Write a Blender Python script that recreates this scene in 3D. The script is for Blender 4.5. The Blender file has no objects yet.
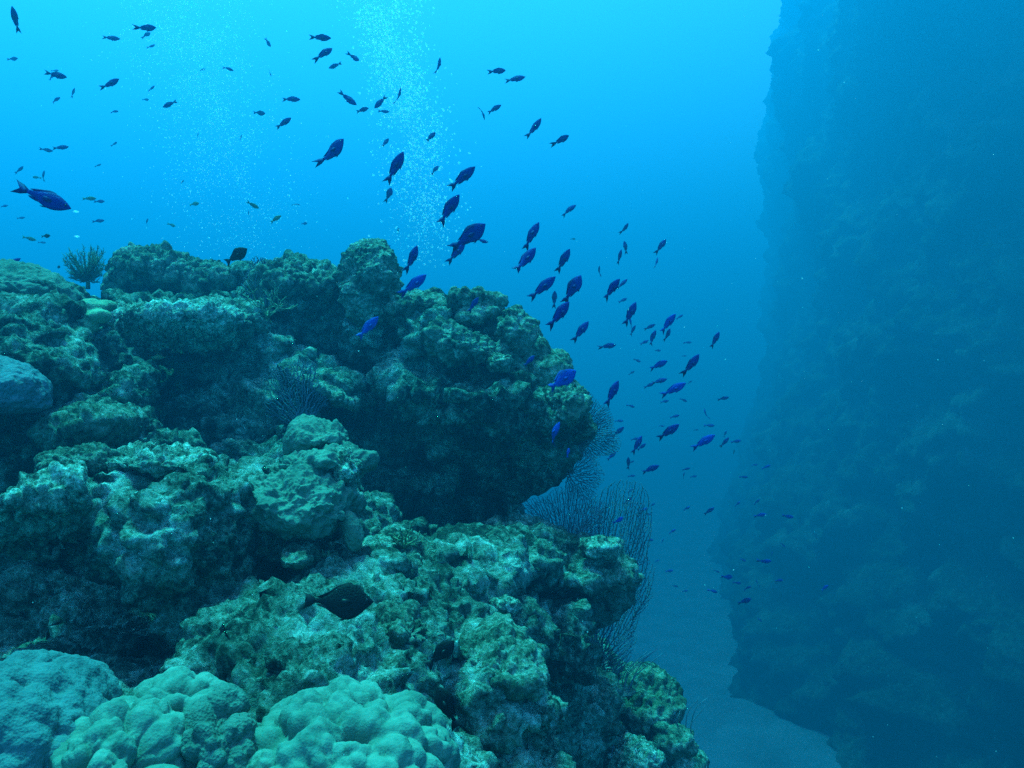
import bpy, math, random
import numpy as np
from mathutils import Vector, Matrix

# ------------------------------------------------------------------ scene, camera, light
S = bpy.context.scene
COL = S.collection
F = 887.0                                   # focal length in pixels at 1024 wide

cam_data = bpy.data.cameras.new('camera')
cam = bpy.data.objects.new('camera', cam_data)
COL.objects.link(cam)
cam_data.sensor_width = 36.0
cam_data.lens = 36.0 * F / 1024.0
cam_data.clip_start = 0.05
cam_data.clip_end = 500.0
cam.location = (0, 0, 0)
cam.rotation_euler = (math.pi / 2, 0, 0)
S.camera = cam

SUN_ELEV, SUN_AZ = math.radians(73), math.radians(-34)     # azimuth from +Y, positive towards +X
WATER_K = (0.11, 0.0135, 0.0115)             # how strongly each colour is taken out per metre of water
DEPTH = 9.0                                 # metres of water above the scene

world = bpy.data.worlds.new('World')
S.world = world
world.use_nodes = True
wt = world.node_tree
wt.nodes.clear()
def wn(t, **kw):
    n = wt.nodes.new(t)
    for k, v in kw.items():
        setattr(n, k, v)
    return n
out = wn('ShaderNodeOutputWorld')
bg = wn('ShaderNodeBackground')
bg.inputs['Strength'].default_value = 0.15
sky = wn('ShaderNodeTexSky', sky_type='NISHITA', sun_disc=False)
sky.sun_elevation = SUN_ELEV
sky.sun_rotation = SUN_AZ
# daylight filtered by the water between the surface and the diver: path = depth / sin(elevation)
tc = wn('ShaderNodeTexCoord')
sep = wn('ShaderNodeSeparateXYZ')
wt.links.new(tc.outputs['Generated'], sep.inputs[0])
zc = wn('ShaderNodeMath', operation='MULTIPLY_ADD')        # refracted upward: the rays bend towards the vertical
zc.inputs[1].default_value = 0.80
zc.inputs[2].default_value = 0.19
wt.links.new(sep.outputs['Z'], zc.inputs[0])
zm = wn('ShaderNodeMath', operation='MAXIMUM')
zm.inputs[1].default_value = 0.085
wt.links.new(zc.outputs[0], zm.inputs[0])
path = wn('ShaderNodeMath', operation='DIVIDE')
path.inputs[0].default_value = DEPTH
wt.links.new(zm.outputs[0], path.inputs[1])
comb = wn('ShaderNodeCombineXYZ')
for i, k in enumerate(WATER_K):
    m = wn('ShaderNodeMath', operation='MULTIPLY')
    m.inputs[1].default_value = -k
    wt.links.new(path.outputs[0], m.inputs[0])
    e = wn('ShaderNodeMath', operation='EXPONENT')
    wt.links.new(m.outputs[0], e.inputs[0])
    wt.links.new(e.outputs[0], comb.inputs[i])
skyv = wn('ShaderNodeCombineXYZ')                           # the sky is looked up above the surface
zl = wn('ShaderNodeMath', operation='MAXIMUM')
zl.inputs[1].default_value = 0.12
wt.links.new(sep.outputs['Z'], zl.inputs[0])
wt.links.new(sep.outputs['X'], skyv.inputs[0])
wt.links.new(sep.outputs['Y'], skyv.inputs[1])
wt.links.new(zl.outputs[0], skyv.inputs[2])
wt.links.new(skyv.outputs[0], sky.inputs[0])
mul = wn('ShaderNodeMixRGB', blend_type='MULTIPLY')
mul.inputs[0].default_value = 1.0
wt.links.new(sky.outputs[0], mul.inputs[1])
wt.links.new(comb.outputs[0], mul.inputs[2])
wt.links.new(mul.outputs[0], bg.inputs['Color'])
wt.links.new(bg.outputs[0], out.inputs[0])

sun_data = bpy.data.lights.new('sun', 'SUN')
sun_data.energy = 5.0
sun_data.angle = math.radians(14)           # the moving surface spreads the sun
sun_data.color = (0.02, 0.93, 0.77)         # sunlight after metres of water
sun = bpy.data.objects.new('sun', sun_data)
COL.objects.link(sun)
sdir = Vector((math.sin(SUN_AZ) * math.cos(SUN_ELEV), math.cos(SUN_AZ) * math.cos(SUN_ELEV), math.sin(SUN_ELEV)))
sun.rotation_euler = sdir.to_track_quat('Z', 'Y').to_euler()

vs = S.view_settings
vs.view_transform = 'Standard'
vs.look = 'None'
vs.exposure = 1.88
vs.gamma = 1.0
S.cycles.max_bounces = 5
S.cycles.diffuse_bounces = 1
S.cycles.glossy_bounces = 2
S.cycles.transmission_bounces = 3
S.cycles.volume_bounces = 0
S.cycles.transparent_max_bounces = 8
S.cycles.use_denoising = False

# ------------------------------------------------------------------ helpers
def U(px, py, Y):
    """a point Y metres ahead of the diver"""
    return np.array(((px - 512.0) * Y / F, Y, (384.0 - py) * Y / F))

def tag(o, label=None, cat=None, group=None, kind=None):
    if label: o['label'] = label
    if cat: o['category'] = cat
    if group: o['group'] = group
    if kind: o['kind'] = kind
    return o

def mesh_object(name, verts, faces, mats=None, parent=None, smooth=True):
    me = bpy.data.meshes.new(name)
    v = np.asarray(verts, dtype=np.float32)
    if isinstance(faces, np.ndarray):
        k = faces.shape[1]
        me.vertices.add(len(v)); me.vertices.foreach_set('co', v.ravel())
        me.loops.add(faces.size); me.loops.foreach_set('vertex_index', faces.astype(np.int32).ravel())
        me.polygons.add(len(faces))
        me.polygons.foreach_set('loop_start', np.arange(0, faces.size, k, dtype=np.int32))
        me.update(calc_edges=True)
        me.validate()
    else:
        me.from_pydata([tuple(p) for p in v.tolist()], [], faces)
    if smooth:
        me.polygons.foreach_set('use_smooth', np.ones(len(me.polygons), dtype=bool))
    o = bpy.data.objects.new(name, me)
    COL.objects.link(o)
    for m in (mats or []):
        me.materials.append(m)
    if parent: o.parent = parent
    return o

# ------------------------------------------------------------------ noise in numpy
def _h(ix, iy, iz, seed):
    h = (ix * np.uint32(374761393) + iy * np.uint32(668265263) + iz * np.uint32(2147483647 - 58) + np.uint32(seed) * np.uint32(974711))
    h = (h ^ (h >> np.uint32(13))) * np.uint32(1274126177)
    h = h ^ (h >> np.uint32(16))
    h = h * np.uint32(2246822519)
    return h ^ (h >> np.uint32(15))

def perlin(P, seed=0):
    P = P.astype(np.float32)
    i = np.floor(P)
    f = P - i
    i = i.astype(np.int64).astype(np.uint32)
    u = f * f * f * (f * (f * 6 - 15) + 10)
    res = np.zeros(len(P), np.float32)
    for dx in (0, 1):
        wx = u[:, 0] if dx else 1 - u[:, 0]
        for dy in (0, 1):
            wy = u[:, 1] if dy else 1 - u[:, 1]
            for dz in (0, 1):
                wz = u[:, 2] if dz else 1 - u[:, 2]
                h = _h(i[:, 0] + np.uint32(dx), i[:, 1] + np.uint32(dy), i[:, 2] + np.uint32(dz), seed)
                gx = (h & np.uint32(1023)).astype(np.float32) / 511.5 - 1
                gy = ((h >> np.uint32(10)) & np.uint32(1023)).astype(np.float32) / 511.5 - 1
                gz = ((h >> np.uint32(20)) & np.uint32(1023)).astype(np.float32) / 511.5 - 1
                res += wx * wy * wz * (gx * (f[:, 0] - dx) + gy * (f[:, 1] - dy) + gz * (f[:, 2] - dz))
    return res * 1.25

def fbm(P, octaves=4, gain=0.5, seed=0, ridged=False):
    a, t = 1.0, np.zeros(len(P), np.float32)
    for o in range(octaves):
        n = perlin(P * (2.03 ** o) + 17.3 * o, seed + o)
        t += a * ((0.5 - np.abs(n)) * 2 - 0.5 if ridged else n)
        a *= gain
    return t

def worley(P, seed=0):
    """distance to the nearest and second nearest cell point"""
    P = P.astype(np.float32)
    i0 = np.floor(P)
    f = P - i0
    i = i0.astype(np.int64).astype(np.uint32)
    d1 = np.full(len(P), 9.0, np.float32); d2 = d1.copy()
    for dx in (-1, 0, 1):
        for dy in (-1, 0, 1):
            for dz in (-1, 0, 1):
                h = _h(i[:, 0] + np.uint32(dx & 0xffffffff), i[:, 1] + np.uint32(dy & 0xffffffff), i[:, 2] + np.uint32(dz & 0xffffffff), seed)
                px = dx + (h & np.uint32(1023)).astype(np.float32) / 1023 - f[:, 0]
                py = dy + ((h >> np.uint32(10)) & np.uint32(1023)).astype(np.float32) / 1023 - f[:, 1]
                pz = dz + ((h >> np.uint32(20)) & np.uint32(1023)).astype(np.float32) / 1023 - f[:, 2]
                d = px * px + py * py + pz * pz
                d2 = np.minimum(d2, np.maximum(d1, d))
                d1 = np.minimum(d1, d)
    return np.sqrt(d1), np.sqrt(d2)

# ------------------------------------------------------------------ solid masses: blended ellipsoids turned into one skin
def surface_nets(D, origin, h):
    nx, ny, nz = D.shape
    inside = D < 0
    c = inside.astype(np.int8)
    s = (c[:-1, :-1, :-1] + c[1:, :-1, :-1] + c[:-1, 1:, :-1] + c[1:, 1:, :-1] +
         c[:-1, :-1, 1:] + c[1:, :-1, 1:] + c[:-1, 1:, 1:] + c[1:, 1:, 1:])
    ci = np.argwhere((s > 0) & (s < 8))
    idx = np.full(s.shape, -1, np.int64)
    idx[ci[:, 0], ci[:, 1], ci[:, 2]] = np.arange(len(ci))
    acc = np.zeros((len(ci), 3), np.float32); cnt = np.zeros(len(ci), np.float32)
    corners = [(x, y, z) for x in (0, 1) for y in (0, 1) for z in (0, 1)]
    for a in corners:
        for ax in range(3):
            if a[ax]: continue
            b = list(a); b[ax] = 1
            da = D[ci[:, 0] + a[0], ci[:, 1] + a[1], ci[:, 2] + a[2]]
            db = D[ci[:, 0] + b[0], ci[:, 1] + b[1], ci[:, 2] + b[2]]
            m = (da < 0) != (db < 0)
            t = np.where(m, da / np.where(m, da - db, 1), 0)
            p = np.zeros((len(ci), 3), np.float32) + np.array(a, np.float32)
            p[:, ax] += t
            acc += p * m[:, None]; cnt += m
    V = (ci + acc / cnt[:, None]) * h + origin
    faces = []
    for ax in range(3):
        sl = [slice(None)] * 3; sl2 = [slice(None)] * 3
        sl[ax] = slice(0, -1); sl2[ax] = slice(1, None)
        A, B = inside[tuple(sl)], inside[tuple(sl2)]
        e = np.argwhere(A != B)
        o1, o2 = [(1, 2), (2, 0), (0, 1)][ax]
        ok = (e[:, o1] > 0) & (e[:, o2] > 0) & (e[:, o1] < s.shape[o1]) & (e[:, o2] < s.shape[o2])
        e = e[ok]
        fl = A[e[:, 0], e[:, 1], e[:, 2]]
        def cell(d1, d2):
            q = e.copy(); q[:, o1] += d1; q[:, o2] += d2
            return idx[q[:, 0], q[:, 1], q[:, 2]]
        q = np.stack([cell(-1, -1), cell(0, -1), cell(0, 0), cell(-1, 0)], 1)
        q[~fl] = q[~fl][:, ::-1]
        faces.append(q)
    return V.astype(np.float32), np.concatenate(faces)

def normals(V, Fq):
    n = np.zeros_like(V)
    a = V[Fq[:, 2]] - V[Fq[:, 0]]; b = V[Fq[:, 3]] - V[Fq[:, 1]]
    fn = np.cross(a, b)
    for k in range(4):
        np.add.at(n, Fq[:, k], fn)
    return n / (np.linalg.norm(n, axis=1)[:, None] + 1e-12)

def rock_mass(prims, h, k=0.05, low=(0.10, 1.6), mid=(0.045, 5.0), seed=1, carve=(), box=None, pad=0.12):
    """prims: (centre, radii, tilt about Y)  ->  verts, quads"""
    lo = np.min([np.array(c) - max(r) for c, r, *_ in prims], 0) - pad
    hi = np.max([np.array(c) + max(r) for c, r, *_ in prims], 0) + pad
    if box is not None:
        lo = np.maximum(lo, box[0]); hi = np.minimum(hi, box[1])
    n = np.ceil((hi - lo) / h).astype(int) + 1
    D = np.full(n, 0.5, np.float32)
    ax = [lo[i] + h * np.arange(n[i]) for i in range(3)]
    def field(c, r, tilt, region):
        X = (ax[0][region[0]] - c[0])[:, None, None]; Y = (ax[1][region[1]] - c[1])[None, :, None]; Z = (ax[2][region[2]] - c[2])[None, None, :]
        if tilt:
            ct, st = math.cos(tilt), math.sin(tilt)
            X, Z = X * ct + Z * st, -X * st + Z * ct
        X, Y, Z = np.float32(1) * X, np.float32(1) * Y, np.float32(1) * Z
        k0 = np.sqrt((X / r[0]) ** 2 + (Y / r[1]) ** 2 + (Z / r[2]) ** 2)
        k1 = np.sqrt((X / r[0] ** 2) ** 2 + (Y / r[1] ** 2) ** 2 + (Z / r[2] ** 2) ** 2) + 1e-6
        return (k0 * (k0 - 1) / k1).astype(np.float32)
    def region_of(c, r, m):
        R = max(r) + m
        out = []
        for i in range(3):
            a = int(max(0, math.floor((c[i] - R - lo[i]) / h))); b = int(min(n[i], math.ceil((c[i] + R - lo[i]) / h) + 1))
            if b <= a: return None
            out.append(slice(a, b))
        return tuple(out)
    for p in prims:
        c, r = p[0], p[1]; t = p[2] if len(p) > 2 else 0.0
        rg = region_of(c, r, 0.35)
        if rg is None: continue
        d = field(c, r, t, rg)
        a = D[rg]
        hh = np.maximum(k - np.abs(a - d), 0) / k
        D[rg] = np.minimum(a, d) - hh * hh * k * 0.25
    for p in carve:
        c, r = p[0], p[1]; t = p[2] if len(p) > 2 else 0.0
        rg = region_of(c, r, 0.2)
        if rg is None: continue
        D[rg] = np.maximum(D[rg], -field(c, r, t, rg))
    near = np.argwhere(np.abs(D) < 0.32)
    P = near * h + lo
    nz = low[0] * fbm(P * low[1], 2, 0.5, seed) + mid[0] * fbm(P * (mid[1] * np.array((.85, .85, 1.7), np.float32)), 3, 0.55, seed + 7)
    D[near[:, 0], near[:, 1], near[:, 2]] += nz
    for s_ in ((0, slice(None), slice(None)), (-1, slice(None), slice(None)), (slice(None), 0, slice(None)),
               (slice(None), -1, slice(None)), (slice(None), slice(None), 0), (slice(None), slice(None), -1)):
        D[s_] = np.maximum(D[s_], 0.01)
    return surface_nets(D, lo, h)

def roughen(V, Fq, spec, seed=3):
    """crusts, pits and knobs pushed out along the normals"""
    N = normals(V, Fq)
    d = np.zeros(len(V), np.float32)
    for kind, amp, freq in spec:
        if kind == 'fbm': d += amp * fbm(V * freq, 3, 0.6, seed)
        elif kind == 'ridge': d += amp * fbm(V * freq, 2, 0.5, seed + 20, ridged=True)
        elif kind == 'pit':
            d1, d2 = worley(V * freq, seed + 31)
            d -= amp * np.clip(1 - d1 / 0.45, 0, 1)
        elif kind == 'knob':
            d1, d2 = worley(V * freq, seed + 41)
            msk = np.clip(perlin(V * freq * 0.23, seed + 5) * 3 + 0.5, 0, 1)
            d += amp * np.sqrt(np.clip(1 - (d1 / 0.62) ** 2, 0, 1)) * msk
        seed += 3
    return V + N * d[:, None]
QUICK = False
HAZE_D, HAZE_C, HAZE_G = 0.041, (0.012, 0.415, 1.0), 0.5
# ------------------------------------------------------------------ materials
def new_mat(name):
    m = bpy.data.materials.new(name)
    m.use_nodes = True
    nt = m.node_tree
    nt.nodes.clear()
    o = nt.nodes.new('ShaderNodeOutputMaterial')
    b = nt.nodes.new('ShaderNodeBsdfPrincipled')
    nt.links.new(b.outputs[0], o.inputs[0])
    return m, nt, b, o

def ramp(nt, fac, stops, interp='LINEAR'):
    r = nt.nodes.new('ShaderNodeValToRGB')
    r.color_ramp.interpolation = interp
    el = r.color_ramp.elements
    while len(el) < len(stops): el.new(0.5)
    for e, (p, c) in zip(el, stops):
        e.position = p
        e.color = (*c, 1) if len(c) == 3 else c
    nt.links.new(fac, r.inputs[0])
    return r.outputs[0]

def noise_tex(nt, scale, detail=6, rough=0.6, dist=0.0, vec=None):
    n = nt.nodes.new('ShaderNodeTexNoise')
    n.inputs['Scale'].default_value = scale
    n.inputs['Detail'].default_value = detail
    n.inputs['Roughness'].default_value = rough
    n.inputs['Distortion'].default_value = dist
    if vec is not None: nt.links.new(vec, n.inputs['Vector'])
    return n

def coords(nt):
    t = nt.nodes.new('ShaderNodeTexCoord')
    return t.outputs['Object']

def mix(nt, fac, a, b, mode='MIX'):
    m = nt.nodes.new('ShaderNodeMixRGB')
    m.blend_type = mode
    if isinstance(fac, float): m.inputs[0].default_value = fac
    else: nt.links.new(fac, m.inputs[0])
    for i, x in ((1, a), (2, b)):
        if isinstance(x, tuple): m.inputs[i].default_value = (*x, 1)
        else: nt.links.new(x, m.inputs[i])
    return m.outputs[0]

def bump(nt, b, height, dist, strength=1.0, prev=None):
    n = nt.nodes.new('ShaderNodeBump')
    n.inputs['Strength'].default_value = strength
    n.inputs['Distance'].default_value = dist
    nt.links.new(height, n.inputs['Height'])
    if prev is not None: nt.links.new(prev, n.inputs['Normal'])
    nt.links.new(n.outputs[0], b.inputs['Normal'])
    return n.outputs[0]

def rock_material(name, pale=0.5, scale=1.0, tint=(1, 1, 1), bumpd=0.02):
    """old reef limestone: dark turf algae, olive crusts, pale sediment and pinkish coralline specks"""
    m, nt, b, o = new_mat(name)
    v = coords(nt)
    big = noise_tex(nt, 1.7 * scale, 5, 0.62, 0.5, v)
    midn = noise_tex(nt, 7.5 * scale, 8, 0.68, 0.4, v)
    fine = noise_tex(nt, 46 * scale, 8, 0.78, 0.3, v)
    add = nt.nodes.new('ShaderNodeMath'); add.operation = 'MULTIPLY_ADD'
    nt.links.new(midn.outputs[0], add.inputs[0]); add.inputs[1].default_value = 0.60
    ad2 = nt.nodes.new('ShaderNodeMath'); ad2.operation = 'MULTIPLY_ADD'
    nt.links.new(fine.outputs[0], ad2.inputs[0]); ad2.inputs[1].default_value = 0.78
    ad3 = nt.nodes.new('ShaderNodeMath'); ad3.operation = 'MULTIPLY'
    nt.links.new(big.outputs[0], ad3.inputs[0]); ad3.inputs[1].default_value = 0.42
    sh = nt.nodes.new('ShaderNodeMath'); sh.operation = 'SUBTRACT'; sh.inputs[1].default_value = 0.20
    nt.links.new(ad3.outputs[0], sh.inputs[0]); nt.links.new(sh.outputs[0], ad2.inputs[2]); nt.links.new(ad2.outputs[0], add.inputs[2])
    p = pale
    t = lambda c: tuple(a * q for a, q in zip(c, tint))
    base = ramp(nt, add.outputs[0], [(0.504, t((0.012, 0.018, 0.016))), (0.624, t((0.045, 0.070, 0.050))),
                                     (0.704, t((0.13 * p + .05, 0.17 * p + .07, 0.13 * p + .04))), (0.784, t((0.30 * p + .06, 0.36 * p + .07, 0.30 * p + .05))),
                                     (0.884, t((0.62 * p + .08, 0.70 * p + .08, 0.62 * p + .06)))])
    # olive growth in patches of its own
    patch = noise_tex(nt, 3.3 * scale, 5, 0.6, 0.8, v)
    pm = ramp(nt, patch.outputs[0], [(0.50, (0, 0, 0)), (0.62, (1, 1, 1))])
    olive = ramp(nt, midn.outputs[0], [(0.3, t((0.03, 0.045, 0.02))), (0.7, t((0.075, 0.135, 0.10)))])
    pmf = nt.nodes.new('ShaderNodeMath'); pmf.operation = 'MULTIPLY'
    nt.links.new(pm, pmf.inputs[0]); pmf.inputs[1].default_value = 0.55
    c = mix(nt, pmf.outputs[0], base, olive)
    # chalky specks
    vo = nt.nodes.new('ShaderNodeTexVoronoi'); vo.inputs['Scale'].default_value = 42 * scale
    nt.links.new(v, vo.inputs['Vector'])
    sp = ramp(nt, vo.outputs['Distance'], [(0.10, (1, 1, 1)), (0.24, (0, 0, 0))])
    gate = ramp(nt, noise_tex(nt, 9 * scale, 3, 0.5, 0, v).outputs[0], [(0.55, (0, 0, 0)), (0.66, (1, 1, 1))])
    sg = mix(nt, 1.0, sp, gate, 'MULTIPLY')
    c = mix(nt, sg, c, t((0.50, 0.52, 0.48)))
    nt.links.new(c, b.inputs['Base Color'])
    b.inputs['Roughness'].default_value = 0.95
    b.inputs['Specular IOR Level'].default_value = 0.12
    nrm = bump(nt, b, midn.outputs[0], bumpd * 2.2, 0.9)
    nrm = bump(nt, b, fine.outputs[0], bumpd * 1.2, 1.0, nrm)
    tiny = noise_tex(nt, 130 * scale, 4, 0.7, 0, v)
    bump(nt, b, tiny.outputs[0], bumpd * 0.35, 0.9, nrm)
    return m

def coral_material(name, c0, c1, scale=40, bumpd=0.004, spots=0.0, polyp=180, bstr=0.7):
    m, nt, b, o = new_mat(name)
    v = coords(nt)
    n1 = noise_tex(nt, scale * 0.2, 6, 0.6, 0.3, v)
    n2 = noise_tex(nt, scale, 6, 0.65, 0, v)
    f = nt.nodes.new('ShaderNodeMath'); f.operation = 'MULTIPLY_ADD'
    nt.links.new(n1.outputs[0], f.inputs[0]); f.inputs[1].default_value = 0.6
    f2 = nt.nodes.new('ShaderNodeMath'); f2.operation = 'MULTIPLY'
    nt.links.new(n2.outputs[0], f2.inputs[0]); f2.inputs[1].default_value = 0.4
    nt.links.new(f2.outputs[0], f.inputs[2])
    c = ramp(nt, f.outputs[0], [(0.36, c0), (0.64, c1)])
    if spots:
        sp = ramp(nt, noise_tex(nt, scale * 0.35, 7, 0.7, 0.6, v).outputs[0], [(0.60, (0, 0, 0)), (0.68, (spots, spots, spots))])
        c = mix(nt, sp, c, (0.04, 0.055, 0.03))
    nt.links.new(c, b.inputs['Base Color'])
    b.inputs['Roughness'].default_value = 0.85
    b.inputs['Specular IOR Level'].default_value = 0.2
    nr = bump(nt, b, n2.outputs[0], bumpd * 2, bstr)
    vo = nt.nodes.new('ShaderNodeTexVoronoi'); vo.inputs['Scale'].default_value = polyp
    nt.links.new(v, vo.inputs['Vector'])
    bump(nt, b, vo.outputs['Distance'], bumpd, bstr * .8, nr)
    return m

def plain_material(name, col, rough=0.7, var=0.3, scale=30, spec=0.2):
    m, nt, b, o = new_mat(name)
    n = noise_tex(nt, scale, 4, 0.6, 0, coords(nt))
    c = ramp(nt, n.outputs[0], [(0.3, tuple(x * (1 - var) for x in col)), (0.7, tuple(min(1, x * (1 + var)) for x in col))])
    nt.links.new(c, b.inputs['Base Color'])
    b.inputs['Roughness'].default_value = rough
    b.inputs['Specular IOR Level'].default_value = spec
    return m

def fish_material(name, back, side, belly, rough=0.65, spec=0.10, scales=True):
    """dark back, coloured flank: the fish's own countershading, across its height (object Z)"""
    m, nt, b, o = new_mat(name)
    v = coords(nt)
    sp = nt.nodes.new('ShaderNodeSeparateXYZ'); nt.links.new(v, sp.inputs[0])
    n = noise_tex(nt, 9, 4, 0.6, 0, v)
    a = nt.nodes.new('ShaderNodeMath'); a.operation = 'MULTIPLY_ADD'
    nt.links.new(sp.outputs['Z'], a.inputs[0]); a.inputs[1].default_value = 2.2; a.inputs[2].default_value = 0.35
    a2 = nt.nodes.new('ShaderNodeMath'); a2.operation = 'MULTIPLY_ADD'
    nt.links.new(n.outputs[0], a2.inputs[0]); a2.inputs[1].default_value = 0.3; nt.links.new(a.outputs[0], a2.inputs[2])
    c = ramp(nt, a2.outputs[0], [(0.22, belly), (0.46, side), (0.66, side), (0.86, back)])
    nt.links.new(c, b.inputs['Base Color'])
    b.inputs['Roughness'].default_value = rough
    b.inputs['Specular IOR Level'].default_value = spec
    if scales:
        vo = nt.nodes.new('ShaderNodeTexVoronoi'); vo.inputs['Scale'].default_value = 42
        nt.links.new(v, vo.inputs['Vector'])
        bump(nt, b, vo.outputs['Distance'], 0.01, 0.3)
    return m

M = {}
M['rock'] = rock_material('reef_rock', 1.15, 1.0, tint=(.72, .78, .78), bumpd=0.014)
M['rock_far'] = rock_material('reef_rock_upper', 1.25, 0.95, tint=(0.74, .88, 0.88), bumpd=0.018)
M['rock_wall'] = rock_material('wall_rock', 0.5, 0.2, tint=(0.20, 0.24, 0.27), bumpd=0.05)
M['lobe'] = coral_material('lobed_coral', (0.06, 0.12, 0.085), (0.18, 0.26, 0.20), 40, 0.003, 0.6, 240, 0.3)
M['lobe_turf'] = coral_material('turfed_coral', (0.045, 0.08, 0.06), (0.13, 0.185, 0.14), 34, 0.004, 0.95, 200, 0.7)
M['lobe_blue'] = coral_material('lobed_coral_bluish', (0.05, 0.095, 0.095), (0.11, 0.175, 0.17), 34, 0.004, 0.85, 200, 0.5)
M['dome'] = rock_material('dome_coral', 0.75, 1.25, tint=(1.0, 1.06, 1.02), bumpd=0.009)
M['dome_grey'] = coral_material('dome_coral_grey', (0.06, 0.09, 0.10), (0.14, 0.19, 0.21), 34, 0.006, 0.5, 90)
M['crust'] = rock_material('crust_coral', 0.60, 1.5, tint=(1.0, 1.05, 1.0), bumpd=0.010)
M['yellow'] = coral_material('yellow_coral', (0.11, 0.18, 0.10), (0.25, 0.35, 0.21), 30, 0.004, 0.4, 150)
M['sheet'] = coral_material('sheet_coral', (0.05, 0.09, 0.065), (0.16, 0.23, 0.165), 28, 0.004, 0.8, 140, 0.5)
M['pale'] = rock_material('pale_coral', 1.15, 1.6, tint=(1.25, 1.3, 1.3), bumpd=0.010)
M['fan'] = plain_material('sea_fan', (0.12, 0.15, 0.20), 0.8, 0.4, 15)
M['fan_light'] = plain_material('sea_fan_light', (0.12, 0.14, 0.17), 0.8, 0.4, 15)
M['bush'] = plain_material('feather_bush', (0.10, 0.15, 0.10), 0.8, 0.5, 15)
M['twig'] = plain_material('twig_coral', (0.16, 0.22, 0.12), 0.8, 0.3, 20)
M['fish_blue'] = fish_material('blue_fish', (0.005, 0.010, 0.06), (0.008, 0.022, 0.22), (0.010, 0.028, 0.26))
M['fish_bright'] = fish_material('bright_blue_fish', (0.004, 0.016, 0.13), (0.006, 0.045, 0.36), (0.006, 0.055, 0.42))
M['fish_dark'] = fish_material('dark_fish', (0.004, 0.006, 0.006), (0.008, 0.011, 0.011), (0.010, 0.013, 0.012))
M['fish_green'] = fish_material('green_fish', (0.03, 0.06, 0.02), (0.09, 0.15, 0.05), (0.16, 0.2, 0.09))
M['eye'] = plain_material('fish_eye', (0.004, 0.004, 0.005), 0.15, 0.1, 5, 0.6)
M['fin_blue'] = plain_material('blue_fin', (0.006, 0.016, 0.14), 0.7, 0.3, 30)
M['fin_bright'] = plain_material('bright_blue_fin', (0.006, 0.035, 0.27), 0.7, 0.3, 30)
M['fin_dark'] = plain_material('dark_fin', (0.007, 0.009, 0.009), 0.5, 0.3, 30)
M['fin_green'] = plain_material('green_fin', (0.07, 0.11, 0.05), 0.5, 0.3, 30)
def sand_material():
    m, nt, b, o = new_mat('sand')
    v = coords(nt)
    n1 = noise_tex(nt, 0.8, 6, 0.6, 0.3, v); n2 = noise_tex(nt, 30, 6, 0.7, 0, v)
    c = ramp(nt, n1.outputs[0], [(0.3, (0.055, 0.070, 0.095)), (0.7, (0.10, 0.12, 0.165))])
    nt.links.new(c, b.inputs['Base Color'])
    b.inputs['Roughness'].default_value = 0.95
    b.inputs['Specular IOR Level'].default_value = 0.1
    bump(nt, b, n2.outputs[0], 0.02, 0.3)
    return m
M['sand'] = sand_material()
mb, nt_, b_, o_ = new_mat('air_bubble')
nt_.nodes.clear()
o_ = nt_.nodes.new('ShaderNodeOutputMaterial')
tl_ = nt_.nodes.new('ShaderNodeBsdfTranslucent'); tl_.inputs['Color'].default_value = (0.95, 0.97, 0.97, 1)
gl_ = nt_.nodes.new('ShaderNodeBsdfGlossy'); gl_.inputs['Roughness'].default_value = 0.25
tr_ = nt_.nodes.new('ShaderNodeBsdfTransparent')
m1_ = nt_.nodes.new('ShaderNodeMixShader'); m1_.inputs[0].default_value = 0.3
m2_ = nt_.nodes.new('ShaderNodeMixShader'); m2_.inputs[0].default_value = 0.28   # a thin silvery skin that lets most light through
nt_.links.new(tl_.outputs[0], m1_.inputs[1]); nt_.links.new(gl_.outputs[0], m1_.inputs[2])
nt_.links.new(tr_.outputs[0], m2_.inputs[1]); nt_.links.new(m1_.outputs[0], m2_.inputs[2])
nt_.links.new(m2_.outputs[0], o_.inputs[0])
M['bubble'] = mb
M['mote'] = plain_material('mote', (0.35, 0.4, 0.36), 0.9, 0.2, 5)
# ------------------------------------------------------------------ haze: the water itself
def build_haze(lo, hi, density, color, aniso):
    v = [(x, y, z) for x in (lo[0], hi[0]) for y in (lo[1], hi[1]) for z in (lo[2], hi[2])]
    f = [(0, 1, 3, 2), (4, 6, 7, 5), (0, 4, 5, 1), (2, 3, 7, 6), (0, 2, 6, 4), (1, 5, 7, 3)]
    m = bpy.data.materials.new('water_haze')
    m.use_nodes = True
    nt = m.node_tree; nt.nodes.clear()
    o = nt.nodes.new('ShaderNodeOutputMaterial')
    p = nt.nodes.new('ShaderNodeVolumePrincipled')
    p.inputs['Density'].default_value = density
    p.inputs['Color'].default_value = (*color, 1)
    p.inputs['Absorption Color'].default_value = (0, 0, 0, 1)
    p.inputs['Anisotropy'].default_value = aniso
    nt.links.new(p.outputs[0], o.inputs['Volume'])
    ob = mesh_object('haze', v, f, [m], smooth=False)
    tag(ob, 'clear blue sea water thickening with distance', 'water', kind='stuff')
    return ob
FLOOR = -9.6
build_haze((-100, -18, FLOOR - 1.3), (80, 140, 21.2), HAZE_D, HAZE_C, HAZE_G)

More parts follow.
